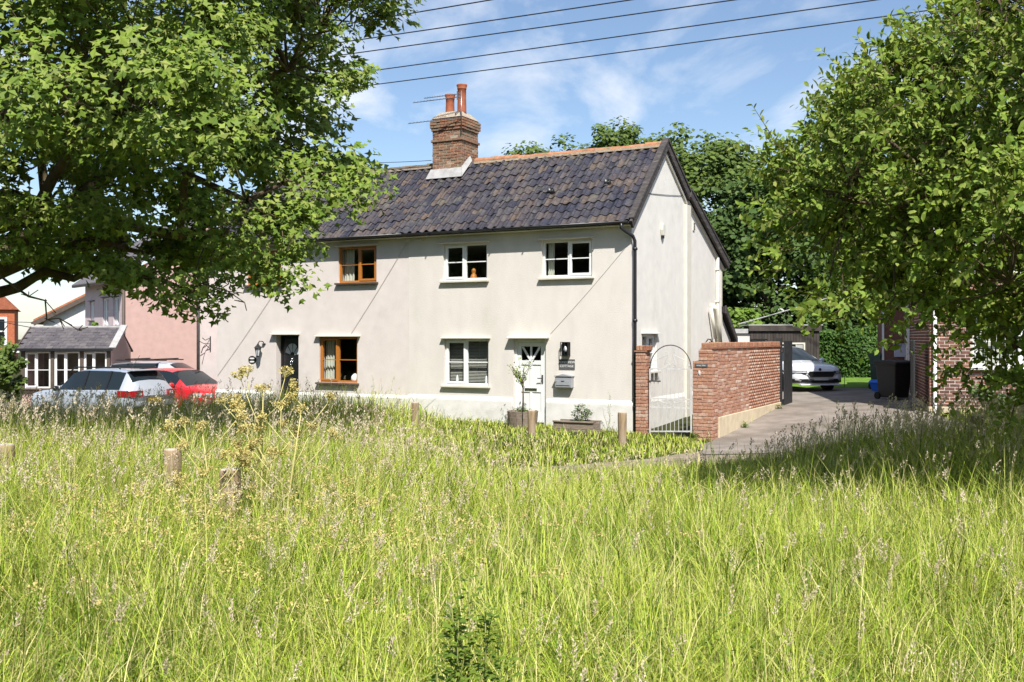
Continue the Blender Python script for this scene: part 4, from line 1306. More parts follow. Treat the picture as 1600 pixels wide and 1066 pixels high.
# ------------------------------------------------------------------ pink house with slate porch, left background
PKA = R(40)
pk = thing('pink_house', 'pink rendered house with mauve window front behind the parked cars', 'house', (-15.4, 40, -.45), PKA)
PH, PD = 4.75, 4.9
m = MB()
m.add([(0, 0, -.5), (6.5, 0, -.5), (6.5, 0, PH), (3.25, 0, PH + 2.6), (0, 0, PH)], [(0, 1, 2, 3, 4)])
m.add([(6.5, 0, -.5), (6.5, PD, -.5), (6.5, PD, PH), (6.5, 0, PH)], [(0, 1, 2, 3)])
m.build('gable_wall', 'pink_render', pk)
MW = [(.65, 1.3, 2.95, 4.1), (1.9, 2.6, 2.95, 4.1), (3.7, 4.25, 3.2, 4.0)]
f3 = lambda x, y, z: (y, x, z)
m = MB()
wall_rect(m, 0, PD, -.5, PH, MW, 0, .25, f3)
o = m.build('front_wall', 'mauve_render', pk)
MB().box(.3, 6, PD - .1, PD, -.4, PH).build('rear_wall', 'mauve_render', pk)
MB().box(2.6, 2.7, .2, PD - .2, -.4, PH - .1).build('partition', 'interior', pk)
for (a, b, c, d) in MW:
    w_ = window(pk, a, b, c, d, 'upvc_white', 1, 'slate', 'slate', y=.06, curtain=[(a + .06, b - .06)])
    w_.rotation_euler = (0, 0, R(90)); w_.scale = (1, -1, 1)
MB().prism([(-.5, PH - .12), (-.5, PH - .02), (3.25, PH + 2.75), (7, PH - .02), (7, PH - .12), (3.25, PH + 2.62)], 1, -.15, PD + .2).build('roof', 'slate', pk)
MB().tube([(-.06, -.06, PH - .1), (-.06, -.06, -.4)], .06, 8).build('downpipe', 'sill_dark', pk, smooth=True)
MB().bar((-.45, -.16, PH - .1), (-.45, PD + .2, PH - .1), .1, .08).build('gutter', 'sill_dark', pk)

po = thing('porch', 'glazed porch with slate roof and white windows in front of the pink house', 'porch', (-17.95, 36.6, -.45), R(3))
PL = 3.28
m = MB(); m.box(.12, PL, .05, 2.3, -.4, .55)
m.build('low_wall', 'pink_render', po)
for x in (.14, 1.19, 2.24, 3.20): MB().box(x - .06, x + .06, .03, .15, .552, 1.95).build('post', 'sill_dark', po)
MB().box(.05, PL, .02, .16, 1.952, 2.06).build('head_beam', 'sill_dark', po)
MB().box(.1, PL, .0, .2, .53, .60).build('sill', 'sill_dark', po)
for (a, b) in ((.21, 1.12), (1.26, 2.17), (2.31, 3.13)):
    w_ = window(po, a, b, .61, 1.945, 'upvc_white', -1, 'sill_dark', 'sill_dark', y=.06)
MB().box(.15, PL - .1, 1.9, 2.0, -.3, 1.95).build('back_wall', 'interior', po)
MB().add([(.10, .05, -.4), (.10, 2.3, -.4), (.10, 2.3, 1.98), (.10, 1.2, 2.75), (.10, .05, 1.98)], [(0, 4, 3, 2, 1)]).build('end_wall', 'mauve_render', po)
MB().add([(PL, .05, -.4), (PL, 2.3, -.4), (PL, 2.3, 1.98), (PL, 1.2, 2.75), (PL, .05, 1.98)], [(0, 1, 2, 3, 4)]).build('end_wall', 'pink_render', po)
PP = math.atan2(.80, 1.28)
SL = math.hypot(.80, 1.28)
deck = MB().box(-.02, PL + .1, 0, SL, -.05, -.012).build('roof', 'roof_deck', po, loc=(0, -.06, 2.05), rot=(PP, 0, 0))
MB().prism([(1.22, 2.80), (2.6, 1.95), (2.6, 1.9), (1.22, 2.76)], 0, 0, PL).build('rear_roof', 'slate', po)
slt = bevel_box_mesh('slate', .245, .30, .012, 'slate', .003)
for r_ in range(8):
    x = -.02 + (.125 if r_ % 2 else 0)
    while x < PL - .02:
        link('slate', slt, deck, (x + .12 + random.gauss(0, .004), r_ * .185 + .14 + random.gauss(0, .006), .012 + random.gauss(0, .003)), (R(-2.6), random.gauss(0, .01), random.gauss(0, .01)))
        x += .252
MB().box(-.05, PL + .05, -.05, .10, -.0, .06).build('ridge', 'felt', po, loc=(0, 1.22, 2.84))
MB().bar((-.1, -.12, 2.02), (PL + .12, -.12, 2.02), .11, .09).build('gutter', 'black_metal', po)
MB().prism([(-.06, 2.06), (1.22, 2.88), (1.22, 2.94), (-.10, 2.10)], 0, PL - .02, PL + .22).build('flashing', 'lead', po)
MB().prism([(-.12, 1.9), (1.22, 2.74), (1.22, 2.90), (-.12, 2.06)], 0, -.07, -.03).build('bargeboard', 'sill_dark', po)

# white house with red roof, and the brick house far left
rw = thing('white_house', 'white gabled house with red tiled roof far behind the porch', 'house', (-25.6, 55, -.5), R(14))
m = MB(); m.add([(0, 0, -.3), (7, 0, -.3), (7, 0, 6.2), (5.4, 0, 6.2), (0, 0, 3.45)], [(0, 1, 2, 3, 4)])
m.add([(0, 0, -.3), (0, 7, -.3), (0, 7, 3.45), (0, 0, 3.45)], [(3, 2, 1, 0)])
m.build('wall', 'plinth_white', rw)
MB().prism([(-.45, 3.3), (-.45, 3.5), (5.6, 6.8), (7.4, 6.8), (7.4, 6.6), (5.6, 6.55)], 1, -.3, 7).build('roof', 'red_tile', rw)
MB().bar((-.45, -.34, 3.26), (5.5, -.34, 6.48), .05, .24).build('bargeboard', 'sill_dark', rw)
MB().tube([(-.5, -.35, 3.3), (-.5, 7, 3.3)], .07, 6).build('gutter', 'sill_dark', rw)
MB().tube([(-.5, -.3, 3.0), (.1, -.1, 2.6), (.1, -.1, 0)], .05, 6).build('downpipe', 'sill_dark', rw)
MB().box(.35, .55, -.02, .02, 1.3, 2.6).build('window', 'car_glass', rw)
ch = MB().box(2.4, 3.2, 2.2, 3.0, 4.0, 6.5).build('chimney', 'orange_brick', rw)
MB().lathe([(.14, 0), (.12, .5), (.15, .55)], (2.8, 2.6, 6.5), 10).build('chimney_pot', 'terracotta', ch)
ob = thing('brick_house', 'distant orange brick house with white window at the far left edge', 'house', (-37.16, 66.4, -.5), R(24))
MB().box(0, 3.9, 0, 6, -.3, 4.4).build('wall', 'orange_brick', ob)
MB().prism([(-.2, 4.4), (4.1, 4.4), (1.95, 6.6)], 1, -.2, 6.2).build('roof', 'red_tile', ob)
for (a, b) in ((2.2, 3.3),):
    w_ = MB().box(a - .15, b + .15, -.06, -.01, 1.9, 3.9).build('window', 'upvc_white', ob)
    for (p, q) in ((a, (a + b) / 2 - .05), ((a + b) / 2 + .05, b)):
        MB().box(p, q, -.08, -.062, 2.1, 2.9).build('pane', 'car_glass', w_); MB().box(p, q, -.08, -.062, 3.0, 3.75).build('pane', 'car_glass', w_)
MB().box(-1, 4.2, -.3, 0, 1.5, 1.75).build('canopy', 'upvc_white', ob)


# ------------------------------------------------------------------ cars
def car(name, label, loc, rotz, paint, st, Wd, wins, wheels, wr=.32, group=None):
    """Body lofted through stations along x (front at +x): (x, z_low, z_belt, z_top, w_low, w_belt, w_top).
    wins: (name, i0, i1, j0, j1) cell ranges cut out of the shell as glass, one object each side."""
    t = thing(name, label, 'car', loc, rotz, group)
    H = 8
    sec = []
    for (x, zl, zb, zt, wl, wb, wt) in st:
        mid = zl + (zb - zl) * .5
        half = [(wl * .90, zl), (wl, zl + .12), (wl * 1.012, mid), (wb, zb), (wb * .985, zb + min(.03, (zt - zb) * .3)), (wt, zt - min(.05, (zt - zb) * .35)), (wt * .62, zt - .004), (0, zt + .012)]
        row = [(x, -w_, z_) for (w_, z_) in half] + [(x, w_, z_) for (w_, z_) in half[-2::-1]]
        sec.append(row)
    ncol = len(sec[0])
    vid = lambda i, j: i * ncol + j
    allv = [p for r in sec for p in r]
    glass = {}
    for (nm, i0, i1, j0, j1) in wins:
        for side in ((0, 1) if j1 <= 5 else (2,)):
            js = range(j0, j1) if side == 0 else range(ncol - 1 - j1, ncol - 1 - j0) if side == 1 else range(j0, ncol - 1 - j0)
            glass[(nm, i0, side)] = [(i, j) for i in range(i0, i1) for j in js]
    gcells = {c for v in glass.values() for c in v}
    fs = []
    for i in range(len(sec) - 1):
        for j in range(ncol - 1):
            if (i, j) not in gcells:
                fs.append((vid(i, j), vid(i + 1, j), vid(i + 1, j + 1), vid(i, j + 1)))
    fs.append(tuple(vid(0, j) for j in range(ncol)))
    fs.append(tuple(vid(len(sec) - 1, j) for j in range(ncol - 1, -1, -1)))
    for i in range(len(sec) - 1):
        fs.append((vid(i, 0), vid(i, ncol - 1), vid(i + 1, ncol - 1), vid(i + 1, 0)))
    body = MB(); body.v = allv; body.f = fs
    bo = body.build('body', paint, t, smooth=True)
    for key, cells in glass.items():
        g = MB(); used = {}
        for (i, j) in cells:
            ids = []
            for q in (vid(i, j), vid(i + 1, j), vid(i + 1, j + 1), vid(i, j + 1)):
                if q not in used:
                    used[q] = len(g.v); p = allv[q]
                    g.v.append((p[0], p[1] * .993, p[2] - (.003 if key[2] == 2 else 0)))
                ids.append(used[q])
            g.f.append(tuple(ids))
        g.build(key[0], 'car_glass', t, smooth=True)
    wp = MB().lathe([(wr * .62, -.1), (wr * .93, -.1), (wr, -.07), (wr, .07), (wr * .93, .1), (wr * .62, .1)], (0, 0, 0), 22).mesh('tyre', 'tyre', True)
    rp = MB()
    rp.lathe([(wr * .60, -.02), (wr * .60, .085), (wr * .55, .06), (wr * .12, .075), (.0, .08)], (0, 0, 0), 20)
    for i in range(5):
        a = 2 * math.pi * i / 5
        rp.bar((0, 0, .085), (wr * .58 * math.cos(a), wr * .58 * math.sin(a), .085), .06, .02)
    rp = rp.mesh('rim', 'rim', False)
    wc_ = MB().lathe([(wr * 1.13, -.02), (wr * 1.13, .004)], (0, 0, 0), 24).mesh('wheel_arch', 'car_black')
    for x in wheels:
        for s_ in (-1, 1):
            link('wheel_arch', wc_, t, (x, s_ * (Wd / 2 * .985), wr + .02), (R(90) * -s_, 0, 0))
            wo = link('wheel', wp, t, (x, s_ * (Wd / 2 - .085), wr), (R(90) * -s_, 0, 0))
            link('rim', rp, wo)
    return t


def panel(t, name, pts, m, th=.012):
    """a thin fitted panel from an outline."""
    pts = [Vector(p) for p in pts]
    n = (pts[1] - pts[0]).cross(pts[2] - pts[0]).normalized() * th
    k_ = len(pts)
    b = MB(); b.add(pts + [p + n for p in pts], [tuple(range(k_ - 1, -1, -1)), tuple(range(k_, 2 * k_))] + [(i, (i + 1) % k_, k_ + (i + 1) % k_, k_ + i) for i in range(k_)])
    return b.build(name, m, t, bevel=.006)


def wrap(t, name, pts, s_, z0, z1, m):
    """a lamp or trim piece that wraps round a corner of the body: plan outline for the left side, mirrored for s_ = -1."""
    return MB().prism([(x, s_ * y) for x, y in pts][::s_], 2, z0, z1).build(name, m, t, bevel=.01)


def mirrors(t, x, y, z, m):
    for s_ in (-1, 1):
        b = MB(); b.lathe([(.02, -.10), (.085, -.07), (.105, .0), (.085, .06), (.02, .09)], (0, 0, 0), 12)
        o = b.build('mirror', m, t, smooth=True, loc=(x, s_ * (y + .10), z), rot=(R(90), 0, 0)); o.scale = (.62, .8, 1.0)
        MB().bar((x, s_ * (y - .04), z - .05), (x, s_ * (y + .05), z - .03), .03, .05).build('mirror_stalk', 'car_black', t)


# silver SUV: rear end turned to the camera
SUV = [(-2.05, .38, .80, 1.00, .70, .76, .62), (-2.0, .34, .92, 1.08, .82, .84, .66), (-1.86, .30, 1.00, 1.30, .86, .86, .62), (-1.70, .27, 1.02, 1.52, .875, .87, .60), (-1.62, .26, 1.02, 1.575, .885, .87, .60),
       (-1.12, .25, 1.01, 1.60, .89, .87, .62), (-1.06, .25, 1.01, 1.605, .89, .87, .625), (-.22, .25, .99, 1.61, .89, .87, .63), (-.16, .25, .99, 1.61, .89, .87, .63), (.25, .25, .98, 1.58, .89, .87, .62),
       (.45, .25, .98, 1.52, .89, .87, .61), (.82, .25, .97, 1.20, .89, .865, .66), (1.02, .25, .97, 1.06, .89, .86, .70), (1.10, .25, .96, 1.03, .89, .86, .72), (1.6, .25, .92, .99, .885, .845, .70), (1.95, .28, .84, .92, .84, .79, .62), (2.10, .34, .62, .70, .72, .68, .5)]
sx, sy = -11.95, 29.35
sv = car('parked_car', 'silver SUV parked with its rear and red tail lights towards the green', (sx, sy, g1(sx, sy) + .0), math.atan2(.44, -.90), 'car_silver', SUV, 1.78,
         [('rear_window', 2, 4, 5, 7), ('side_window', 4, 6, 4, 5), ('side_window', 6, 8, 4, 5), ('side_window', 8, 11, 4, 5), ('windscreen', 10, 12, 5, 7)], (-1.28, 1.22), .34, 'cars parked beside the cottage')
for s_ in (-1, 1):
    wrap(sv, 'tail_light', [(-2.115, .46), (-2.115, .72), (-2.045, .865), (-1.58, .912), (-1.58, .86), (-1.96, .80), (-2.04, .70), (-2.04, .46)], s_, .86, 1.03, 'lamp_red')
    MB().box(-2.125, -2.105, s_ * .58 - .06, s_ * .58 + .06, .90, .98).build('reversing_light', 'lamp_clear', sv, bevel=.006)
    for x in (-1.09, -.19): MB().bar((x, s_ * .862, 1.03), (x, s_ * .635, 1.56), .07, .02, (0, s_, 0)).build('pillar', 'car_black', sv)
    MB().tube([(-1.45, s_ * .66, 1.62), (-1.4, s_ * .66, 1.665), (.3, s_ * .66, 1.655), (.5, s_ * .645, 1.55)], .02, 7).build('roof_rail', 'car_black', sv, smooth=True)
    for x in (-.95, .10): MB().bar((x, s_ * .905, .90), (x + .2, s_ * .905, .90), .03, .035).build('door_handle', 'car_silver', sv)
    wrap(sv, 'headlight', [(2.08, .46), (1.99, .70), (1.78, .855), (1.58, .885), (1.58, .84), (1.9, .68), (2.0, .46)], s_, .74, .86, 'lamp_clear')
MB().prism([(-2.02, 1.34), (-1.62, 1.60), (-1.60, 1.56), (-1.98, 1.31)], 1, -.60, .60).build('spoiler', 'car_silver', sv) if False else None
MB().box(-1.86, -1.60, -.58, .58, 1.565, 1.60).build('spoiler', 'car_silver', sv, bevel=.012)
MB().box(-2.10, -2.06, -.55, .55, .84, .88).build('chrome_strip', 'chrome', sv, bevel=.005)
MB().box(-2.11, -2.06, -.27, .27, .68, .80).build('number_plate', 'plate_yellow', sv, bevel=.004)
MB().box(-2.14, -1.9, -.80, .80, .38, .60).build('rear_bumper', 'car_black', sv, bevel=.03)
mirrors(sv, .72, .90, 1.05, 'car_black')
MB().tube([(-1.2, .05, 1.60), (-1.55, .05, 2.0)], .006, 5).build('aerial', 'car_black', sv)
# red hatchback, nose to the right
RED = [(-1.9, .36, .78, .98, .66, .72, .58), (-1.82, .30, .90, 1.10, .78, .79, .62), (-1.55, .26, .95, 1.38, .82, .81, .60), (-1.40, .25, .96, 1.44, .83, .815, .60), (-.72, .24, .95, 1.47, .84, .82, .61), (-.66, .24, .95, 1.47, .84, .82, .61),
       (.02, .24, .94, 1.46, .84, .82, .60), (.25, .24, .93, 1.42, .84, .82, .59), (.62, .24, .93, 1.22, .84, .82, .62), (.98, .24, .92, 1.00, .84, .815, .68), (1.05, .24, .92, .985, .84, .81, .69), (1.45, .25, .86, .93, .83, .79, .64), (1.78, .28, .74, .82, .78, .72, .54), (1.90, .34, .56, .64, .68, .62, .46)]
rx, ry = uv(-15.65, 1.9)[:2]
rd = car('parked_car', 'red hatchback parked behind the silver SUV', (rx, ry, g1(rx, ry) - .02), HROT - R(4), 'car_red', RED, 1.68,
         [('rear_window', 1, 3, 5, 7), ('side_window', 3, 5, 4, 5), ('side_window', 5, 8, 4, 5), ('windscreen', 7, 9, 5, 7)], (-1.2, 1.2), .30, 'cars parked beside the cottage')
for s_ in (-1, 1):
    wrap(rd, 'headlight', [(1.90, .42), (1.85, .60), (1.66, .79), (1.45, .845), (1.45, .79), (1.70, .66), (1.80, .42)], s_, .64, .77, 'lamp_clear')
    MB().bar((-.69, s_ * .81, .97), (-.69, s_ * .62, 1.43), .07, .02, (0, s_, 0)).build('pillar', 'car_black', rd)
    for x in (-.55, .10): MB().bar((x, s_ * .85, .84), (x + .18, s_ * .85, .84), .03, .03).build('door_handle', 'car_red', rd)
MB().box(1.84, 1.915, -.45, .45, .42, .56).build('grille', 'car_black', rd, bevel=.02)
mirrors(rd, .62, .84, 1.0, 'car_red')
for y_ in (-.3, .1): MB().tube([(.93, y_, 1.04), (.72, y_ + .35, 1.15)], .01, 5).build('wiper', 'car_black', rd)
# grey estate behind, only its roof shows
EST = [(-2.2, .4, .85, 1.0, .7, .76, .6), (-2.1, .32, .95, 1.25, .82, .84, .6), (-1.9, .28, .97, 1.46, .87, .86, .6), (-1.0, .26, .96, 1.52, .88, .87, .62), (-.1, .26, .95, 1.52, .88, .87, .62), (.3, .26, .94, 1.47, .88, .87, .61), (1.05, .26, .93, 1.03, .88, .86, .7), (1.7, .28, .86, .95, .86, .8, .66), (2.2, .36, .62, .7, .72, .68, .5)]
ex, ey = -12.3, 36.2
es = car('parked_car', 'grey estate car with black roof bars behind the red hatchback', (ex, ey, g1(ex, ey) + .05), R(-8), 'car_grey', EST, 1.78,
         [('side_window', 2, 3, 4, 5), ('side_window', 3, 4, 4, 5), ('windscreen', 5, 6, 5, 7)], (-1.3, 1.3), .32, 'cars parked beside the cottage')
for s_ in (-1, 1): MB().tube([(-1.7, s_ * .64, 1.58), (.2, s_ * .64, 1.58)], .022, 7).build('roof_rail', 'car_black', es)
for x in (-1.25, -.15): MB().box(x, x + .06, -.85, .85, 1.60, 1.635).build('roof_bar', 'car_black', es)
# white car on the drive, nose to the camera
WH = [(-2.3, .42, .82, 1.0, .7, .74, .58), (-2.2, .34, .92, 1.06, .82, .83, .62), (-1.9, .30, .95, 1.20, .87, .85, .58), (-1.3, .28, .95, 1.42, .89, .86, .56), (-.5, .27, .94, 1.47, .90, .865, .57), (-.44, .27, .94, 1.47, .90, .865, .57),
      (.1, .27, .93, 1.46, .90, .865, .57), (.3, .27, .93, 1.43, .90, .865, .57), (.75, .27, .925, 1.22, .90, .86, .62), (1.12, .27, .92, 1.00, .90, .86, .70), (1.18, .27, .92, .985, .90, .86, .70), (1.6, .27, .89, .96, .90, .845, .66), (2.0, .27, .82, .89, .88, .81, .60), (2.2, .27, .74, .80, .84, .76, .56), (2.30, .28, .60, .68, .74, .68, .50), (2.34, .30, .46, .5, .66, .6, .4)]
wx, wy_ = 9.42, 34.9
hd = math.atan2(-.968, .25)
wt = car('parked_car', 'white saloon car parked nose-out on the drive behind the brick wall', (wx, wy_, g1(wx, wy_) + .03), hd, 'car_white', WH, 1.82,
         [('side_window', 3, 4, 4, 5), ('side_window', 5, 8, 4, 5), ('windscreen', 7, 9, 5, 7), ('rear_window', 1, 3, 5, 7)], (-1.35, 1.38), .33)
g = MB(); g.add([(2.375, -.42, .66), (2.375, .42, .66), (2.365, .47, .60), (2.375, .40, .50), (2.375, -.40, .50), (2.365, -.47, .60)], [(0, 1, 2, 3, 4, 5)])
go = g.build('grille', 'car_black', wt)
go.modifiers.new('t', 'SOLIDIFY').thickness = .05
ou = [(2.385, -.43, .67), (2.385, .43, .67), (2.375, .49, .60), (2.385, .41, .49), (2.385, -.41, .49), (2.375, -.49, .60), (2.385, -.43, .67)]
MB().tube(ou, .014, 6).build('grille_surround', 'chrome', wt)
MB().lathe([(.045, 0), (.045, .012), (.03, .016)], (0, 0, 0), 14).build('emblem', 'car_black', wt, loc=(2.30, 0, .735), rot=(0, R(70), 0))
for s_ in (-1, 1):
    wrap(wt, 'headlight', [(2.385, .50), (2.345, .64), (2.22, .80), (2.0, .905), (2.0, .85), (2.16, .72), (2.29, .50)], s_, .60, .69, 'car_black')
    wrap(wt, 'lamp', [(2.392, .53), (2.352, .65), (2.226, .81), (2.08, .89), (2.08, .86), (2.17, .74), (2.30, .53)], s_, .625, .665, 'lamp_clear')
    wrap(wt, 'air_intake', [(2.385, .46), (2.335, .66), (2.19, .85), (2.0, .925), (2.0, .87), (2.2, .64), (2.3, .46)], s_, .30, .43, 'car_black')
MB().box(2.24, 2.375, -.50, .50, .30, .38).build('lower_grille', 'car_black', wt, bevel=.01)
MB().box(2.22, 2.385, -.72, .72, .215, .27).build('bumper_lip', 'car_white', wt, bevel=.02)
MB().box(2.37, 2.395, -.26, .26, .385, .49).build('number_plate', 'plate_blank', wt, bevel=.004)
MB().tube([(1.7, -.35, .985), (2.2, -.22, .80)], .008, 5).build('bonnet_crease', 'car_white', wt)
MB().tube([(1.7, .35, .985), (2.2, .22, .80)], .008, 5).build('bonnet_crease', 'car_white', wt)
mirrors(wt, .78, .90, 1.0, 'car_white')


# ------------------------------------------------------------------ posts, planters
def post(x, y, top, label, r=.078, lean=0.0):
    z0 = g1(x, y)
    t = thing('wooden_post', label, 'post', (x, y, z0), random.random() * 6, 'short wooden posts round the green')
    h_ = top - z0
    prof = [(r * 1.04, -.25)] + [(r * (1 + random.gauss(0, .02)), h_ * q) for q in (0, .25, .5, .75, .93)] + [(r * .985, h_ - .012), (r * .90, h_)]
    o = MB().lathe(prof, (0, 0, 0), 16).build('shaft', 'post_wood', t, smooth=True)
    MB().lathe([(r * .9, 0), (r * .86, .006)], (0, 0, h_), 16).build('top', 'post_top', t)
    t.rotation_euler.x = lean
    return t


post(-4.93, 9.8, .96, 'pale weathered wooden post at the far left edge of the meadow', .085)
post(-3.15, 9.3, .965, 'wooden post left of the dry yellow seed stalks', .085, .03)
post(-2.38, 8.5, .885, 'wooden post half hidden by pink seed heads under the dry yellow stalks', .09, -.03)
post(2.19, 20.0, .52, 'round wooden post standing before the black downpipe', .088)
p = uv(-1.35, -2.3); post(p[0], p[1], .48, 'round wooden post in front of the barrel planter', .085)
p = uv(-4.25, -2.3); post(p[0], p[1], .56, 'round wooden post in the grass below the blind window', .085)
post(5.78, 12.5, 1.03, 'dark shaded wooden post under the right-hand tree', .08)

t = thing('barrel_planter', 'weathered wooden tub planter before the white door', 'planter', (*uv(-2.35, -.75)[:2], -.08), HROT)
for i in range(14):
    a = 2 * math.pi * i / 14
    o = MB().box(-.064, .064, -.012, .012, -.1, .42).build('stave', 'planter_wood', t, loc=(.30 * math.cos(a), .30 * math.sin(a), 0), rot=(R(-6) * 1, 0, a - R(90)))
MB().lathe([(.30, .10), (.312, .10), (.312, .14), (.30, .14)], (0, 0, 0), 20).build('hoop', 'iron_dark', t)
MB().lathe([(.32, .34), (.332, .34), (.332, .38), (.32, .38)], (0, 0, 0), 20).build('hoop', 'iron_dark', t)
MB().lathe([(.0, .36), (.30, .36), (.28, .34)], (0, 0, 0), 16).build('compost', 'soil', t)
t = thing('trough_planter', 'long low wooden trough planter with a green shrub by the white wall', 'planter', (*uv(-1.0, -.75)[:2], -.16), HROT)
for i in range(2):
    for (y_, sg) in ((-.2, 1), (.2, 1)): MB().box(-.46, .46, y_ - .015, y_ + .015, .0 + i * .15, .145 + i * .15).build('board', 'planter_wood', t, bevel=.004)
for s_ in (-1, 1): MB().box(s_ * .46 - .015, s_ * .46 + .015, -.214, .214, 0, .3).build('end_board', 'planter_wood', t)
MB().box(-.49, .49, -.245, -.17, .30, .33).build('rim', 'planter_wood', t, bevel=.004); MB().box(-.49, .49, .17, .245, .30, .33).build('rim', 'planter_wood', t, bevel=.004)
MB().box(-.44, .44, -.18, .18, .05, .27).build('compost', 'soil', t)

# ------------------------------------------------------------------ overhead wires
def wire(a, b, sag, label, r=.02, group='overhead wires above the cottages', ext=(0, 0), m='wire'):
    a = Vector(a); b = Vector(b)
    d = b - a
    a2, b2 = a - d * ext[0], b + d * ext[1]
    n = 24
    pts = []
    for i in range(n + 1):
        t_ = i / n
        p = a2.lerp(b2, t_); p.z -= sag * 4 * t_ * (1 - t_)
        pts.append(p)
    tag(MB().tube(pts, r, 5).build('overhead_wire', m), label, 'wire', group)


wire((13.27, 29.83, 12), (-6.28, 39.5, 12), .2, 'lowest of the five black wires across the sky', ext=(.8, .9))
wire((9.85, 29.83, 12), (-5.8, 37.5, 12), .14, 'second lowest of the five black wires across the sky', ext=(1.0, 1.2))
wire((5.88, 29.83, 12), (-5.8, 35.17, 12), .1, 'middle one of the five black wires across the sky', ext=(1.2, 1.6))
wire((2.93, 29.83, 12), (-5.8, 33.83, 12), .08, 'second highest of the five black wires across the sky', ext=(1.6, 2.0))
wire((-1.05, 29.83, 12), (-2.93, 30.75, 12), .06, 'topmost of the five black wires, short stretch at the upper left sky', ext=(6, 9))
wire((8.6, 38.2, 2.52), (15.6, 36.0, 4.9), .10, 'pale cable rising from the shed roof to the right', r=.022, m='felt')
wire((*uv(-6.35, 1.7)[:2], 6.75), (-10.5, 33.0, 8.3), .25, 'upper thin wire leaving the chimney foot to the left', r=.008)
wire((*uv(-6.35, 1.7)[:2], 6.60), (-10.5, 33.5, 7.9), .25, 'lower thin wire leaving the chimney foot to the left', r=.008)
wire((-36, 60, 4.2), (-18, 50, 1.6), .2, 'upper sagging wire in the gap of sky left of the white house', r=.02)
wire((-36, 60, 3.2), (-18, 62, 3.0), .2, 'level wire in the gap of sky left of the white house', r=.02)


# ------------------------------------------------------------------ foliage helpers
MAPLE = np.array([(0, 0), (.54, .40), (.17, .50), (0, 1.0), (-.17, .50), (-.54, .40)])
OVAL = np.array([(0, 0), (.20, .28), (.21, .68), (0, 1.0), (-.21, .68), (-.20, .28)])
TUFT = np.array([(0, -.1), (.46, .15), (.34, .75), (-.25, .95), (-.52, .35)])
DIA = np.array([(0, 0), (.3, .45), (0, 1), (-.3, .45)])


def frames(nrm, rng_):
    """right-handed frames with z along nrm and a random turn."""
    n = nrm / np.linalg.norm(nrm, axis=1, keepdims=True)
    a = rng_.normal(size=n.shape)
    x = np.cross(a, n); x /= np.linalg.norm(x, axis=1, keepdims=True) + 1e-9
    y = np.cross(n, x)
    return x, y, n


def leaf_mesh(name, pos, x, y, n, size, outline, m, fold=.18, rnd=None):
    k = len(outline)
    o = outline
    lift = fold * np.abs(o[:, 0]) - .12 * o[:, 1] ** 2
    v = pos[:, None] + size[:, None, None] * (o[None, :, 0, None] * x[:, None] + o[None, :, 1, None] * y[:, None] + lift[None, :, None] * n[:, None])
    N_ = len(pos)
    if rnd is None: rnd = rng.random(N_)
    return np_mesh(name, v.reshape(-1, 3), np.full(N_, k), np.arange(N_ * k), m, np.repeat(rnd, k))


def crown_and_leaves(t, origin, pos, x, y, n, size, outline, m, nmax, fold=.18):
    """the nmax leaves that show largest to the green as pieces of their own, the rest as one crown."""
    if nmax:
        d = pos[:, 1]
        px = 800 + 1573 * pos[:, 0] / d; py = 528 - 1573 * (pos[:, 2] - EYE) / d
        seen = (d > 1) & (px > 5) & (px < 1595) & (py > 5) & (py < 1060)
        facing = np.abs(np.einsum('ij,ij->i', n, pos - np.array([0, 0, EYE])) / np.linalg.norm(pos - np.array([0, 0, EYE]), axis=1))
        score = np.where(seen, size / d * (.25 + facing), -1)
        # keep leaves that stand in front of the others along the view: coarse depth buffer
        cell = (np.clip(px, 0, 1599) // 16).astype(int) * 100 + (np.clip(py, 0, 1065) // 16).astype(int)
        order = np.lexsort((d, cell))
        first = np.zeros(len(d), bool)
        cs = cell[order]
        first[order[np.r_[True, cs[1:] != cs[:-1]]]] = True
        score = np.where(first, score, score * .2)
        top = np.argsort(-score)[:nmax]
    else:
        top = np.array([], int)
    rest = np.ones(len(pos), bool); rest[top] = False
    o3 = np.array(origin)
    me = leaf_mesh('crown', pos[rest] - o3, x[rest], y[rest], n[rest], size[rest], outline, m, fold)
    tag(link('crown', me, t), kind='stuff')
    if len(top):
        lift = fold * np.abs(outline[:, 0]) - .12 * outline[:, 1] ** 2
        one = MB(); one.add([(a, b, c) for (a, b), c in zip(outline, lift)], [tuple(range(len(outline)))])
        lm = one.mesh('leaf', m)
        for i in top:
            o = link('leaf', lm, t)
            s_ = size[i]
            o.matrix_basis = Matrix(((x[i][0] * s_, y[i][0] * s_, n[i][0] * s_, pos[i][0] - o3[0]), (x[i][1] * s_, y[i][1] * s_, n[i][1] * s_, pos[i][1] - o3[1]), (x[i][2] * s_, y[i][2] * s_, n[i][2] * s_, pos[i][2] - o3[2]), (0, 0, 0, 1)))


def curve_pts(a, b, sagv, n=6, wob=.12, r_=random):
    a = Vector(a); b = Vector(b)
    out = []
    L_ = (b - a).length
    for i in range(n + 1):
        t_ = i / n
        p = a.lerp(b, t_) + Vector(sagv) * (4 * t_ * (1 - t_))
        if 0 < i < n: p += Vector((r_.gauss(0, 1), r_.gauss(0, 1), r_.gauss(0, 1))) * wob * L_ * .12
        out.append(p)
    return out


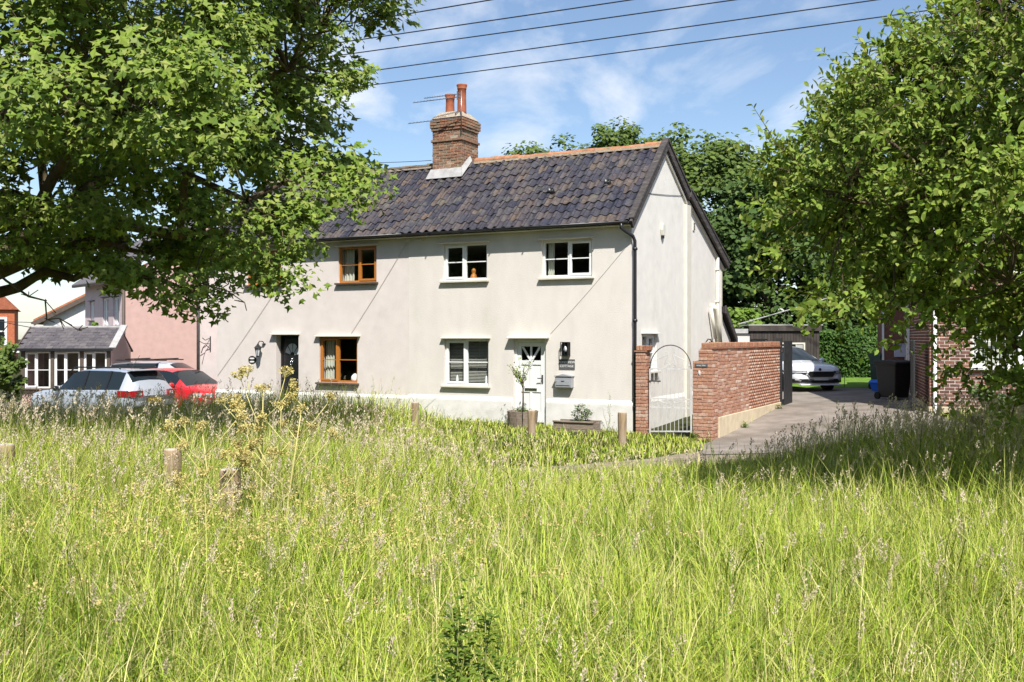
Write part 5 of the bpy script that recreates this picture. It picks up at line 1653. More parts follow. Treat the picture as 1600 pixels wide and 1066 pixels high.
# ------------------------------------------------------------------ the big maple on the left
def big_maple():
    T = np.array([-9.3, 15.6, 0.05])
    t = thing('maple_tree', 'big spreading maple with lobed leaves filling the upper left of the view', 'tree', tuple(T))
    rr = random.Random(3)
    g = np.random.default_rng(5)
    P = lambda x, y, z: Vector((x - T[0], y - T[1], z - T[2]))
    trunk = MB(); trunk.tube([(0, 0, -.3), (.03, 0, .6), (.0, .05, 1.6), (.1, 0, 2.7), (.2, .05, 3.6)], [.52, .43, .38, .36, .30], 14)
    trunk.build('trunk', 'bark', t, smooth=True)
    limbs = [  # base height on trunk, tip, radius
        (2.3, (-3.3, 14.4, 4.2), .17), (2.9, (-2.9, 15.2, 6.6), .18), (3.4, (-4.2, 14.0, 9.0), .19), (2.5, (-4.6, 11.9, 4.6), .16), (3.2, (-6.2, 11.2, 7.4), .17),
        (3.5, (-7.5, 14.5, 11.6), .2), (3.0, (-5.2, 18.6, 6.5), .16), (3.3, (-9.6, 18.8, 8.5), .16), (2.6, (-12.5, 13.2, 5.5), .16), (3.3, (-13.2, 15.5, 9.0), .17), (2.2, (-5.6, 15.5, 3.3), .13), (2.4, (-7.8, 11.5, 4.0), .13)]
    nodes = []
    for (zb, tip, r0) in limbs:
        pts = curve_pts((.1, .02, zb), P(*tip), (0, 0, rr.uniform(.1, .5)), 9, .35, rr)
        rad = [r0 * (1 - .82 * i / 9) for i in range(10)]
        MB().tube(pts, rad, 9).build('limb', 'bark', t, smooth=True)
        nodes += [(p + Vector(T), r_) for p, r_ in list(zip(pts, rad))[2:]]
    # clumps of leaves through the crown volume, thick towards the outside and the sunny side
    C = np.array([-7.9, 15.0, 7.6]); RR = np.array([6.15, 4.9, 5.2])
    cen = []
    while len(cen) < 890:
        u = g.uniform(-1, 1, 3)
        s_ = np.abs(u[0]) ** 2.4 + np.abs(u[1]) ** 2.4 + np.abs(u[2]) ** 2.4
        if s_ > 1 or s_ < .12 or (s_ < .5 and g.random() < .35): continue
        p = C + u * RR
        if p[2] < 3.2 and g.random() < .5: continue
        pxl = 800 + 1573 * p[0] / p[1]; pyl = 528 - 1573 * (p[2] - EYE) / p[1]
        if p[2] < 5.3 and p[0] < -5.8 and g.random() < .40: continue       # open, twiggy underside near the trunk
        if p[1] > 16.5 and g.random() < .35: continue
        # uneven edge of the crown: bays between the boughs
        w_ = math.sin(p[2] * 1.9 + .6) * .42 + math.sin(p[2] * 4.3) * .2
        if p[0] > -2.75 + w_ and p[2] < 7.2: continue
        cen.append(p)
    extra = [(-2.05, 13.6, 4.05), (-2.3, 13.4, 3.85), (-2.7, 13.6, 3.9), (-2.45, 13.8, 4.4), (-3.0, 13.2, 3.5), (-3.5, 13.2, 3.1), (-3.3, 13.5, 2.85), (-3.05, 13.4, 2.75), (-2.9, 13.8, 3.2), (-3.9, 13.2, 2.75), (-4.3, 13.0, 2.6), (-4.7, 13, 2.75), (-5.0, 13.1, 2.85),
             (-5.5, 13.2, 3.0), (-2.6, 14, 5.4), (-2.2, 14.2, 5.7), (-2.5, 14.1, 6.3), (-1.75, 14.5, 7.0), (-1.5, 14.6, 7.25), (-2.3, 14.2, 6.9), (-2.0, 14.4, 7.3), (-6.2, 13.1, 3.15), (-7.0, 13.4, 3.2), (-4.1, 13.1, 2.45)]
    for q in range(58):      # front boughs reaching out over the meadow
        cen.append(np.array([g.uniform(-6.7, -3.1), g.uniform(9.8, 12.4), g.uniform(3.9, 6.6)]))
    cen = np.array(cen + [np.array(e) for e in extra])
    # twigs from the nearest limb point to each clump
    tw = []
    npos = np.array([list(a) for a, b in nodes])
    for c in cen:
        d = np.linalg.norm(npos - c, axis=1) + np.maximum(0, npos[:, 2] - c[2]) * .6
        k_ = int(np.argmin(d))
        a = nodes[k_][0] - Vector(T); b = Vector(c) - Vector(T)
        r0 = min(nodes[k_][1] * .5, .012 + .014 * (b - a).length)
        tw.append((curve_pts(a, b, (0, 0, .06), 5, .5, rr), [r0 * (1 - .8 * i / 5) for i in range(6)]))
    b = MB()
    for pts, rad in tw: b.tube(pts, rad, 5, caps=False)
    tag(b.build('twigs', 'bark', t, smooth=True), kind='stuff')
    # bare hanging twigs at the lower edge
    b = MB()
    for (a_, e_) in (((-5.4, 13.2, 2.9), (-4.1, 12.9, 2.55)), ((-4.9, 13.1, 2.8), (-3.75, 12.9, 2.3)), ((-4.5, 13.1, 2.7), (-3.4, 12.8, 2.45)), ((-6.8, 13.2, 2.9), (-5.6, 13, 2.1)), ((-7.2, 13.4, 2.7), (-6.75, 13.3, 2.05))):
        pts = curve_pts(P(*a_), P(*e_), (0, 0, .05), 6, .5, rr)
        b.tube(pts, [.02 * (1 - .12 * i) for i in range(7)], 5)
        for p in pts[2:]:
            for _ in range(3): b.tube([p, p + Vector((rr.gauss(0.03, .08), rr.gauss(0, .05), rr.gauss(-.03, .08)))], .006, 4, False)
    tag(b.build('bare_twigs', 'bark', t), kind='stuff')
    per = 148
    N_ = len(cen) * per
    off = g.normal(size=(N_, 3)); off /= np.linalg.norm(off, axis=1, keepdims=True)
    off *= (g.random(N_) ** .45)[:, None]
    rad = np.repeat(g.uniform(.36, .72, len(cen)), per)
    pos = np.repeat(cen, per, 0) + off * rad[:, None] * np.array([1, 1, .58])
    out = pos - C
    nrm = off * .55 + np.array([0, -.55, .72]) + .28 * out / np.linalg.norm(out, axis=1, keepdims=True) + g.normal(0, .34, (N_, 3))
    x, y, n = frames(nrm, g)
    size = g.uniform(.072, .124, N_) * np.where(pos[:, 1] > 15.2, 1.65, 1.0)
    crown_and_leaves(t, T, pos, x, y, n, size, MAPLE, 'leaf_maple', 300, .2)


big_maple()


# ------------------------------------------------------------------ the oval-leaved tree on the right
def right_tree():
    T = np.array([6.7, 10.4, .34])
    t = thing('broadleaf_tree', 'tree with glossy oval leaves overhanging the right side of the view', 'tree', tuple(T))
    rr = random.Random(8); g = np.random.default_rng(9)
    MB().tube([(0, 0, -.3), (.02, .02, .5), (-.02, 0, 1.2), (-.05, .03, 1.9)], [.2, .15, .135, .12], 12).build('trunk', 'bark', t, smooth=True)
    P = lambda x, y, z: Vector((x - T[0], y - T[1], z - T[2]))
    limbs = [(1.1, (3.2, 9.6, 3.3), .07), (1.4, (3.6, 10.2, 4.4), .075), (1.7, (4.6, 9.6, 5.3), .08), (1.8, (6.2, 10.0, 6.6), .085), (1.0, (4.4, 8.9, 2.5), .06), (1.3, (6.0, 8.4, 3.8), .065), (1.5, (8.8, 9.8, 5), .07), (1.3, (7.6, 12.2, 4.4), .065), (1.0, (4.8, 9.6, 1.9), .05), (1.6, (5.0, 11.5, 5.0), .07), (.9, (5.2, 9.2, 1.5), .04)]
    nodes = []
    for (zb, tip, r0) in limbs:
        pts = curve_pts((0, 0, zb), P(*tip), (0, 0, rr.uniform(.05, .3)), 8, .45, rr)
        rad = [r0 * (1 - .8 * i / 8) for i in range(9)]
        MB().tube(pts, rad, 8).build('limb', 'bark', t, smooth=True)
        nodes += [(p + Vector(T), r_) for p, r_ in list(zip(pts, rad))[2:]]
    C = np.array([6.65, 10.1, 3.9]); RR = np.array([3.9, 2.7, 3.0])
    cen = []
    while len(cen) < 760:
        u = g.uniform(-1, 1, 3)
        s_ = float(np.sum(np.abs(u) ** 2.0))
        if s_ > 1 or s_ < .12 or (s_ < .5 and g.random() < .5): continue
        p = C + u * RR
        if p[2] < 2.25: continue
        if p[2] > 3.75 + .8 * (p[0] - 2.6): continue
        if p[2] < 3.0 - .3 * (p[0] - 2.6) and p[0] < 4.5: continue
        if p[0] > 8.2 and g.random() < .6: continue
        cen.append(p)
    for q in range(8):     # drooping skirt on the shaded side
        cen.append(np.array([g.uniform(4.55, 5.7), g.uniform(9.4, 10.0), g.uniform(1.45, 2.3)]))
    for q in ((2.95, 9.7, 2.42), (3.15, 9.5, 2.34), (3.5, 9.4, 2.28), (3.85, 9.2, 2.25), (3.3, 9.7, 2.4), (2.85, 9.9, 2.7), (2.7, 9.9, 3.05), (2.75, 9.9, 3.3), (2.85, 10, 3.6)):
        cen.append(np.array(q))
    cen = np.array(cen)
    npos = np.array([list(a) for a, b in nodes])
    b = MB()
    # shoots: a twig that runs on outwards through each clump with leaves set along it
    lp, ln, ld = [], [], []
    for c in cen:
        k_ = int(np.argmin(np.linalg.norm(npos - c, axis=1)))
        a = nodes[k_][0] - Vector(T); e = Vector(c) - Vector(T)
        b.tube(curve_pts(a, e, (0, 0, .03), 4, .5, rr), [.012, .010, .009, .007, .005], 4, caps=False)
        out = Vector((c - C) / RR); out.normalize()
        for s_ in range(12):
            d = (out * .8 + Vector((rr.gauss(0, .55), rr.gauss(0, .5), rr.gauss(.30, .5)))).normalized()
            L_ = rr.uniform(.22, .52)
            st = e + Vector((rr.gauss(0, .10), rr.gauss(0, .10), rr.gauss(0, .10)))
            pts = [st, st + d * L_ * .5 + Vector((0, 0, .01)), st + d * L_]
            if s_ % 2 == 0: b.tube([st, pts[2]], [.005, .002], 3, caps=False)
            m_ = rr.randint(9, 15)
            for q in range(m_):
                f = (q + .5) / m_
                base = st + d * L_ * (.12 + .9 * f)
                side = Vector((rr.gauss(0, 1), rr.gauss(0, 1), rr.gauss(0, 1))); side -= d * side.dot(d); side.normalize()
                lp.append(tuple(base + Vector(T))); ld.append(tuple(d * .75 + side * .9 + Vector((0, 0, .12)))); ln.append(tuple(side * -.5 + d * .5 + Vector((0, -.5, .6)) + Vector((rr.gauss(0, .3), rr.gauss(0, .3), rr.gauss(0, .3)))))
    tag(b.build('twigs', 'twig', t), kind='stuff')
    pos = np.array(lp); y = np.array(ld); y /= np.linalg.norm(y, axis=1, keepdims=True)
    nn = np.array(ln); nn -= y * np.einsum('ij,ij->i', nn, y)[:, None]; nn /= np.linalg.norm(nn, axis=1, keepdims=True) + 1e-9
    x = np.cross(y, nn)
    size = g.uniform(.05, .098, len(pos)) * np.where(pos[:, 1] > 10.5, 1.5, 1.0)
    crown_and_leaves(t, T, pos, x, y, nn, size, OVAL, 'leaf_oval', 300, .35)


right_tree()


# ------------------------------------------------------------------ trees and shrubs behind
def far_tree(name, label, x, y, top, rx, base_frac, m, seed, n_cl=150, per=75, ls=(.13, .26), rz=None, group=None, ground=None):
    g = np.random.default_rng(seed); rr = random.Random(seed)
    z0 = g1(x, y) if ground is None else ground
    t = thing(name, label, 'tree' if 'tree' in name else 'shrub', (x, y, z0), 0, group)
    h_ = top - z0
    cz = h_ * (base_frac + (1 - base_frac) / 2); rz = h_ * (1 - base_frac) / 2
    MB().tube(curve_pts((0, 0, -.3), (.1, 0, cz * .95), (.1, 0, 0), 6, .2, rr), [h_ * .026 * (1 - .11 * i) for i in range(7)], 9).build('trunk', 'bark', t, smooth=True)
    cen = []
    while len(cen) < n_cl:
        u = g.uniform(-1, 1, 3); s_ = float(np.sum(np.abs(u) ** 2.2))
        if s_ > 1 or (s_ < .45 and g.random() < .7): continue
        if u[1] > .5: continue
        cen.append(u * np.array([rx, rx * .8, rz]) * (1 + .07 * g.normal()) + np.array([0, 0, cz]))
    cen = np.array(cen)
    for i in range(6):
        c = cen[g.integers(len(cen))]
        MB().tube(curve_pts((.05, 0, cz * .55), c, (0, 0, .1 * rx), 5, .4, rr), [h_ * .010 * (1 - .16 * q) for q in range(6)], 6).build('limb', 'bark', t, smooth=True)
    N_ = len(cen) * per
    off = g.normal(size=(N_, 3)); off /= np.linalg.norm(off, axis=1, keepdims=True); off *= (g.random(N_) ** .5)[:, None]
    cr_ = np.repeat(g.uniform(.17, .30, len(cen)) * rx, per)
    pos = np.repeat(cen, per, 0) + off * cr_[:, None] * np.array([1, 1, .65])
    nrm = off * .8 + np.array([0, -.35, .75]) + g.normal(0, .35, (N_, 3))
    x_, y_, n_ = frames(nrm, g)
    me = leaf_mesh('crown', pos, x_, y_, n_, g.uniform(*ls, N_), TUFT, m, .25, g.random(N_))
    tag(link('crown', me, t), kind='stuff')
    return t


GB = 'trees rising behind the cottages'
far_tree('background_tree', 'small leafy treetop just right of the chimney above the ridge', 1.0, 60, 13.5, 3.8, .3, 'leaf_far', 21, 170, 96, group=GB)
far_tree('background_tree', 'tall round-headed tree rising over the roof ridge by the gable apex', 6.6, 58, 14.0, 3.9, .25, 'leaf_far', 22, 260, 96, group=GB)
far_tree('background_tree', 'broad tree directly right of the gable apex', 8.9, 49, 11.6, 4.0, .2, 'leaf_far', 23, 230, 96, group=GB)
far_tree('background_tree', 'dark tree between the gable eaves and the shed', 11.4, 45, 9.5, 3.4, .05, 'leaf_far_b', 24, 190, 96, group=GB)
far_tree('background_tree', 'dark tall tree above the shed beside the oval-leaved tree', 14.6, 48, 11.0, 4.2, .05, 'leaf_far_b', 25, 210, 96, group=GB)
far_tree('background_tree', 'dense dark tree behind the hedge and the white car', 19.0, 50, 10.6, 5.0, .03, 'leaf_far_b', 26, 210, 96, group=GB)
far_tree('background_tree', 'tree mostly hidden behind the oval-leaved tree and brick house', 25.5, 52, 11.5, 5.0, .05, 'leaf_far', 27, 150, 70, group=GB)
far_tree('garden_shrub', 'bright yellow-green shrub between the rear wall and the shed roof', 9.2, 41.5, 3.35, 1.0, .1, 'leaf_lime', 28, 60, 60, (.10, .2))
far_tree('garden_shrub', 'leafy shrub on the low ground at the far left by the porch', -17.9, 34.4, 2.3, 1.0, .05, 'leaf_far', 29, 60, 80, (.08, .16))
far_tree('garden_shrub', 'lime shrub growing on top of the porch corner by the mauve wall', -16.2, 39.6, 2.75, .55, .3, 'leaf_lime', 30, 25, 40, (.08, .14))
far_tree('garden_shrub', 'pale green shrub in the shade beside the brick house plinth', 10.9, 22.2, 1.15, .75, .05, 'leaf_shrub', 31, 60, 90, (.05, .09))


def hedge():
    t = thing('hedge', 'clipped dark green hedge behind the white car and lawn', 'hedge', (10.6, 42.0, g1(12, 42)))
    g = np.random.default_rng(33)
    L_, D_, H_ = 9.0, 1.3, 2.0
    MB().box(.15, L_ - .15, .25, D_ - .1, 0, H_ - .2).build('inner_stems', 'bark', t)
    N_ = 26000
    u = g.random((N_, 3)) * np.array([L_, D_, H_ + .1])
    f = g.random(N_)
    u[f < .62, 1] = np.abs(g.normal(0, .12, (f < .62).sum()))
    k_ = (f >= .62) & (f < .9); u[k_, 2] = H_ - np.abs(g.normal(0, .1, k_.sum()))
    k_ = f > .95; u[k_, 0] = np.abs(g.normal(0, .1, k_.sum()))
    u[:, 1] += .12 * np.sin(u[:, 0] * 2.3 + u[:, 2] * 1.7) + .05 * np.sin(u[:, 0] * 7)
    u[:, 2] += .10 * np.sin(u[:, 0] * 1.7)
    x, y, n = frames(np.array([0, -.7, .55]) + g.normal(0, .5, (N_, 3)), g)
    me = leaf_mesh('foliage', u, x, y, n, g.uniform(.08, .16, N_), DIA * (1.3, 1), 'leaf_hedge', .3)
    tag(link('foliage', me, t), kind='stuff')


hedge()


def woods():
    """the tree belt across the green behind the viewpoint, seen only mirrored in the window panes."""
    g = np.random.default_rng(44)
    cen = []
    for i in range(26):
        a = R(175 + i * 5.2)
        rr_ = g.uniform(42, 52)
        c = np.array([math.cos(a) * rr_, 16 + math.sin(a) * rr_, 0])
        h_ = g.uniform(7, 11)
        for q in range(26):
            cen.append(c + g.normal(size=3) * np.array([2.6, 2.6, 0]) + np.array([0, 0, g.uniform(.5, h_)]))
    cen = np.array(cen); per = 26; N_ = len(cen) * per
    pos = np.repeat(cen, per, 0) + g.normal(0, .8, (N_, 3))
    x, y, n = frames(g.normal(size=(N_, 3)) + np.array([0, 0, .6]), g)
    me = leaf_mesh('woodland', pos, x, y, n, g.uniform(.7, 1.4, N_), DIA * (1.5, 1), 'leaf_far', .2)
    tag(link('woodland', me), 'distant tree belt across the green, mirrored in the panes', 'trees', kind='stuff')


woods()


# ------------------------------------------------------------------ meadow grass
def smooth(a, b, t):
    q = np.clip((t - a) / (b - a), 0, 1); return q * q * (3 - 2 * q)


def patch(x, y, f=1.0, ph=0.0):
    return (np.sin(x * 1.3 * f + ph) * np.cos(y * 1.1 * f - ph) + .6 * np.sin(x * 2.9 * f + y * 2.3 * f + 1.7 + ph) + .4 * np.sin(y * 4.7 * f - x * 3.7 * f + ph)) / 2.0


def can_grow(x, y, margin=0.0):
    u, v = (x - PX) * UX + (y - PY) * UY, (x - PX) * VX + (y - PY) * VY
    ok = ~((v > -.07) & (u < 1.95)) & (y < 27)
    jx = x + .10 * np.sin(y * 9) + .07 * np.sin(y * 23 + 2); jy = y + .10 * np.sin(x * 8) + .07 * np.sin(x * 21)
    ok &= ~in_poly(jx, jy, DRIVE_POLY)
    tr = in_poly(jx, jy, TRACK_POLY)
    thin = (x < .5)                                   # the track is overgrown towards the left
    ok &= ~(tr & ~thin) & ~(tr & thin & (np.sin(x * 13.7 + y * 7.9) > -.2 + .35 * np.clip(-x, 0, 3)))
    ok &= ~in_poly(x, y, PARK_POLY)
    rx, ry = x - RHX, y - RHY                           # brick house footprint
    ca, sa = math.cos(RHA), math.sin(RHA)
    lx, ly = rx * ca + ry * sa, -rx * sa + ry * ca
    ok &= ~((lx > -.3) & (ly > -.05))
    return ok


def height(x, y):
    u, v = (x - PX) * UX + (y - PY) * UY, (x - PX) * VX + (y - PY) * VY
    h = .37 + .07 * patch(x, y, .8)
    left = smooth(.4, -2.6, x) * smooth(8.0, 11.5, y)
    h += .30 * left
    h += .16 * smooth(-.4, -2.0, x) * smooth(4.5, 6.5, y) * smooth(12, 9, y)
    right = smooth(3.3, 4.9, x) * smooth(8.3, 10.0, y) * smooth(17.3, 14.5, y)
    h += .20 * right
    h *= 1 - .22 * smooth(5.5, 3.5, y)
    strip = smooth(-4.9, -3.4, v) * smooth(-7.0, -4.0, u)  # mown-looking strip before the cottage
    h = h * (1 - strip) + .27 * strip
    verge = smooth(12.0, 14.2, y) * smooth(-3.0, -.5, x) * (1 - right)
    h -= .10 * smooth(-6, -8, x) * smooth(17, 20, y)
    h = h * (1 - .52 * verge)
    return h


GV, GP, GI, GR = [], [], [], []
_base = 0


def add_blades(n, d0, d1, segs, w0, seed, hs=1.0, tufts=0, wing=0.0):
    global _base
    g = np.random.default_rng(seed)
    n0 = n
    if tufts: n = tufts
    d = np.sqrt(g.random(n) * (d1 ** 2 - d0 ** 2) + d0 ** 2)
    x = (g.random(n) - .5) * 2 * (.57 * d + .35)
    if wing:         # the meadow goes on to both sides
        x = np.where(g.random(n) < .5, -1, 1) * (.57 * d + .3 + wing * g.random(n))
    y = d
    dens = .72 + .35 * patch(x, y, 1.9, .8)
    if tufts:        # separate tussocks: blades fan out from shared feet
        per_ = n0 // tufts
        x = np.repeat(x, per_) + g.normal(0, .035, per_ * n); y = np.repeat(y, per_) + g.normal(0, .035, per_ * n)
        n = len(x); dens = np.ones(n)
    k = can_grow(x, y) & (g.random(n) < dens)
    # tussocks: pull blades towards tuft centres
    x, y = x[k], y[k]
    x = x + .035 * np.sin(x * 41 + 7 * np.sin(y * 5)); y = y + .035 * np.sin(y * 43 + 6 * np.sin(x * 4))
    n = len(x)
    z = gz(x, y)
    h = height(x, y) * g.lognormal(-.12, .33, n) * hs
    h = np.clip(h, .07, 1.0)
    az = g.random(n) * 2 * np.pi
    bend = np.abs(g.normal(.38, .36, n)) + .06
    wind = np.array([.03, .0])
    ox = np.cos(az) * bend + wind[0] + .22 * patch(x, y, 1.1, 2.0); oy = np.sin(az) * bend + wind[1] + .22 * patch(x, y, 1.1, 4.0)
    flat = smooth(.35, .8, patch(x, y, 1.6, 5.0))
    arc = np.clip(bend * 2.6 + .9 * flat, .15, 2.6)
    h = h * (1 - .18 * flat)
    straw = g.random(n) < .08
    arc = np.where(straw, np.clip(arc + .7, 0, 2.7), arc)
    om = np.hypot(ox, oy) + 1e-6
    ox, oy = ox / om, oy / om
    h = h * (1 + .12 * arc)
    wa = np.arctan2(oy, ox) + np.pi / 2 + g.normal(0, .4, n)
    w = w0 * g.uniform(.6, 1.35, n)
    wx, wy = np.cos(wa) * w / 2, np.sin(wa) * w / 2
    rows = []
    ss = np.linspace(0, 1, segs + 1)
    for i, s_ in enumerate(ss):
        th = arc * s_
        rr_ = h * (1 - np.cos(th)) / arc
        cx = x + ox * rr_; cy = y + oy * rr_
        cz = z + h * np.sin(th) / arc - .01
        if i < segs:
            tp = 1 - .45 * s_
            rows.append(np.stack([cx - wx * tp, cy - wy * tp, cz], 1)); rows.append(np.stack([cx + wx * tp, cy + wy * tp, cz], 1))
        else:
            rows.append(np.stack([cx, cy, cz], 1))
    v = np.stack(rows, 1)
    k_ = v.shape[1]
    b0 = _base + np.arange(n)[:, None] * k_
    faces = []
    for i in range(segs - 1):
        faces.append((b0 + np.array([[2 * i, 2 * i + 1, 2 * i + 3, 2 * i + 2]]), 4))
    faces.append((b0 + np.array([[2 * segs - 2, 2 * segs - 1, 2 * segs]]), 3))
    GV.append(v.reshape(-1, 3))
    for f, c in faces:
        GI.append(f.ravel()); GP.append(np.full(n, c))
    # hue drifts between patches of the meadow, with per-blade scatter
    r_ = np.clip(.38 + .20 * patch(x, y, .9, 1.1) + g.normal(0, .29, n), 0, .80)
    r_ = np.where(straw, g.uniform(.85, .99, n), r_)
    GR.append(np.repeat(r_, k_))
    _base += n * k_


add_blades(48000, 1.9, 5.5, 3, .0045, 101, .92)
add_blades(48000, 1.9, 5.5, 3, .0060, 111, .58)
add_blades(72000, 5.5, 10, 2, .0060, 102)
add_blades(60000, 5.5, 10, 2, .0072, 112, .62)
add_blades(14000, 2.1, 6, 3, .0056, 121, 1.05, 320)
add_blades(34000, 6, 13, 2, .0074, 122, 1.12, 900)
add_blades(124000, 10, 16, 2, .0112, 103)
add_blades(96000, 16, 27, 2, .0165, 104)
add_blades(22000, 1.5, 8, 2, .0105, 131, .9, 0, 2.6)
add_blades(26000, 8, 20, 2, .0150, 132, 1.0, 0, 4.0)
me = np_mesh('meadow_grass', np.concatenate(GV), np.concatenate(GP), np.concatenate(GI), 'grass', np.concatenate(GR))
tag(link('meadow_grass', me), 'tall bright green meadow grass covering the whole foreground', 'grass', kind='stuff')


def understory():
    """low broad leaves (clover, dock, vetch) between the grass blades."""
    g = np.random.default_rng(301)
    n = 34000
    d = np.sqrt(g.random(n) * (11 ** 2 - 2 ** 2) + 2 ** 2)
    x = (g.random(n) - .5) * 2 * (.57 * d + .3); y = d
    k = can_grow(x, y) & (patch(x, y, 2.2, 6.0) + g.normal(0, .25, n) > .12)
    x, y = x[k], y[k]; n = len(x)
    z = gz(x, y) + height(x, y) * g.uniform(.25, .85, n)
    X, Y, N_ = frames(np.array([0, -.35, .8]) + g.normal(0, .5, (n, 3)), g)
    me = leaf_mesh('meadow_weeds', np.stack([x, y, z], 1), X, Y, N_, g.uniform(.018, .04, n), DIA * (1.1, 1), 'leaf_weed', .3)
    tag(link('meadow_weeds', me), 'small broad-leaved weeds mixed through the meadow grass', 'weeds', kind='stuff')


understory()


def dry_umbels():
    """small dry yellow umbels scattered through the meadow round the tall stalks."""
    g = np.random.default_rng(311)
    n = 420
    x = g.normal(-1.9, 1.0, n); y = g.normal(7.6, 1.5, n)
    k = can_grow(x, y) & (y > 4.6) & (y < 12); x, y = x[k], y[k]; n = len(x)
    top = gz(x, y) + height(x, y) * g.uniform(.8, 1.35, n)
    c = np.stack([x, y, top], 1)
    per = 34
    N_ = n * per
    cl = g.normal(size=(n, 6, 3)) * np.array([.035, .035, .012])
    pick = g.integers(0, 6, (n, per))
    off = cl[np.arange(n)[:, None], pick].reshape(-1, 3) + g.normal(0, .008, (N_, 3))
    pos = np.repeat(c, per, 0) + off
    X, Y, Z = frames(g.normal(size=(N_, 3)) + np.array([0, -.4, .6]), g)
    me = leaf_mesh('dry_umbels', pos, X, Y, Z, g.uniform(.010, .020, N_), DIA * (1.3, 1), 'umbel_seed', .2)
    tag(link('dry_umbels', me), 'dry yellow seed umbels scattered low among the meadow grass', 'plants', kind='stuff')


dry_umbels()


def seed_grass():
    """flowering stems: a thin stalk and a head of spikelets."""
    g = np.random.default_rng(201)
    V_, I_, P_, R_ = [], [], [], []
    HV, HI, HP, HR = [], [], [], []
    sb = hb_ = 0
    for (n, d0, d1, nsp, sl, hw) in ((1900, 2.2, 6, 44, .015, .0036), (5200, 6, 11, 24, .020, .0048), (6500, 11, 18, 14, .040, .0095), (2200, 18, 26, 8, .045, .011)):
        d = np.sqrt(g.random(n) * (d1 ** 2 - d0 ** 2) + d0 ** 2)
        x = (g.random(n) - .5) * 2 * (.56 * d + .3); y = d
        u, v = (x - PX) * UX + (y - PY) * UY, (x - PX) * VX + (y - PY) * VY
        left = smooth(1.0, -2.2, x); right = smooth(3.2, 4.6, x) * smooth(8.5, 10, y)
        keepp = .055 + .22 * left * smooth(4, 8, y) + .08 * left + .45 * right + .16 * patch(x, y, 1.5, 3)
        keepp = keepp * np.where((v > -4.2) & (u > -5.5), .15, 1)
        k = can_grow(x, y) & (g.random(n) < keepp)
        x, y = x[k], y[k]; n = len(x)
        z = gz(x, y)
        h = height(x, y) * g.uniform(.95, 1.65, n) + .03
        az = g.random(n) * 6.283; bend = np.abs(g.normal(.16, .12, n))
        ox, oy = np.cos(az) * bend + .08, np.sin(az) * bend
        pt = lambda s_: np.stack([x + ox * h * s_ ** 2, y + oy * h * s_ ** 2, z + h * s_ * (1 - .12 * bend * s_)], 1)
        wa = g.random(n) * 6.283; wd = np.stack([np.cos(wa), np.sin(wa), np.zeros(n)], 1) * hw * .28
        rows = []
        for s_ in (0, .5, .9): rows += [pt(s_) - wd, pt(s_) + wd]
        rows.append(pt(1.0))
        vv = np.stack(rows, 1); b0 = sb + np.arange(n)[:, None] * 7
        V_.append(vv.reshape(-1, 3)); sb += n * 7
        for q in (0, 2): I_.append((b0 + np.array([[q, q + 1, q + 3, q + 2]])).ravel()); P_.append(np.full(n, 4))
        I_.append((b0 + np.array([[4, 5, 6]])).ravel()); P_.append(np.full(n, 3))
        R_.append(np.repeat(g.random(n), 7))
        # heads
        hl = g.uniform(.065, .135, n) * (1 + .25 * (d1 > 11))
        fat = np.where(g.random(n) < .6, g.uniform(.07, .15, n), g.uniform(.15, .34, n))
        tone = g.random(n)
        top = pt(1.0); dr = pt(1.0) - pt(.9); dr /= np.linalg.norm(dr, axis=1, keepdims=True)
        for q in range(nsp):
            f = (q + .5) / nsp
            a = g.normal(size=(n, 3)); a -= dr * np.einsum('ij,ij->i', a, dr)[:, None]; a /= np.linalg.norm(a, axis=1, keepdims=True)
            prof = (np.sin(np.pi * min(1, f * .9 + .12)) * .9 + .1)
            c = top + dr * (hl * (f - .25))[:, None] + a * (hl * fat * prof * g.random(n))[:, None]
            ax = dr + a * g.uniform(.3, 1.0, n)[:, None]; ax /= np.linalg.norm(ax, axis=1, keepdims=True)
            sd = np.cross(ax, g.normal(size=(n, 3))); sd /= np.linalg.norm(sd, axis=1, keepdims=True) + 1e-9
            L_ = sl * g.uniform(.6, 1.2, n)[:, None]; W_ = hw * g.uniform(.6, 1.1, n)[:, None]
            vv = np.stack([c, c + ax * L_ * .45 + sd * W_, c + ax * L_, c + ax * L_ * .45 - sd * W_], 1)
            b0 = hb_ + np.arange(n)[:, None] * 4
            HV.append(vv.reshape(-1, 3)); HI.append((b0 + np.array([[0, 1, 2, 3]])).ravel()); HP.append(np.full(n, 4)); HR.append(np.repeat(np.clip(tone + g.normal(0, .1, n), 0, .999), 4))
            hb_ += n * 4
    me = np_mesh('grass_stalks', np.concatenate(V_), np.concatenate(P_), np.concatenate(I_), 'seed_stem', np.concatenate(R_))
    tag(link('grass_stalks', me), 'thin pale flowering stalks standing among the meadow grass', 'grass', kind='stuff')
    me = np_mesh('grass_seed_heads', np.concatenate(HV), np.concatenate(HP), np.concatenate(HI), 'seed_head', np.concatenate(HR))
    tag(link('grass_seed_heads', me), 'pinkish-buff seed heads of the meadow grass', 'seed heads', kind='stuff')


seed_grass()


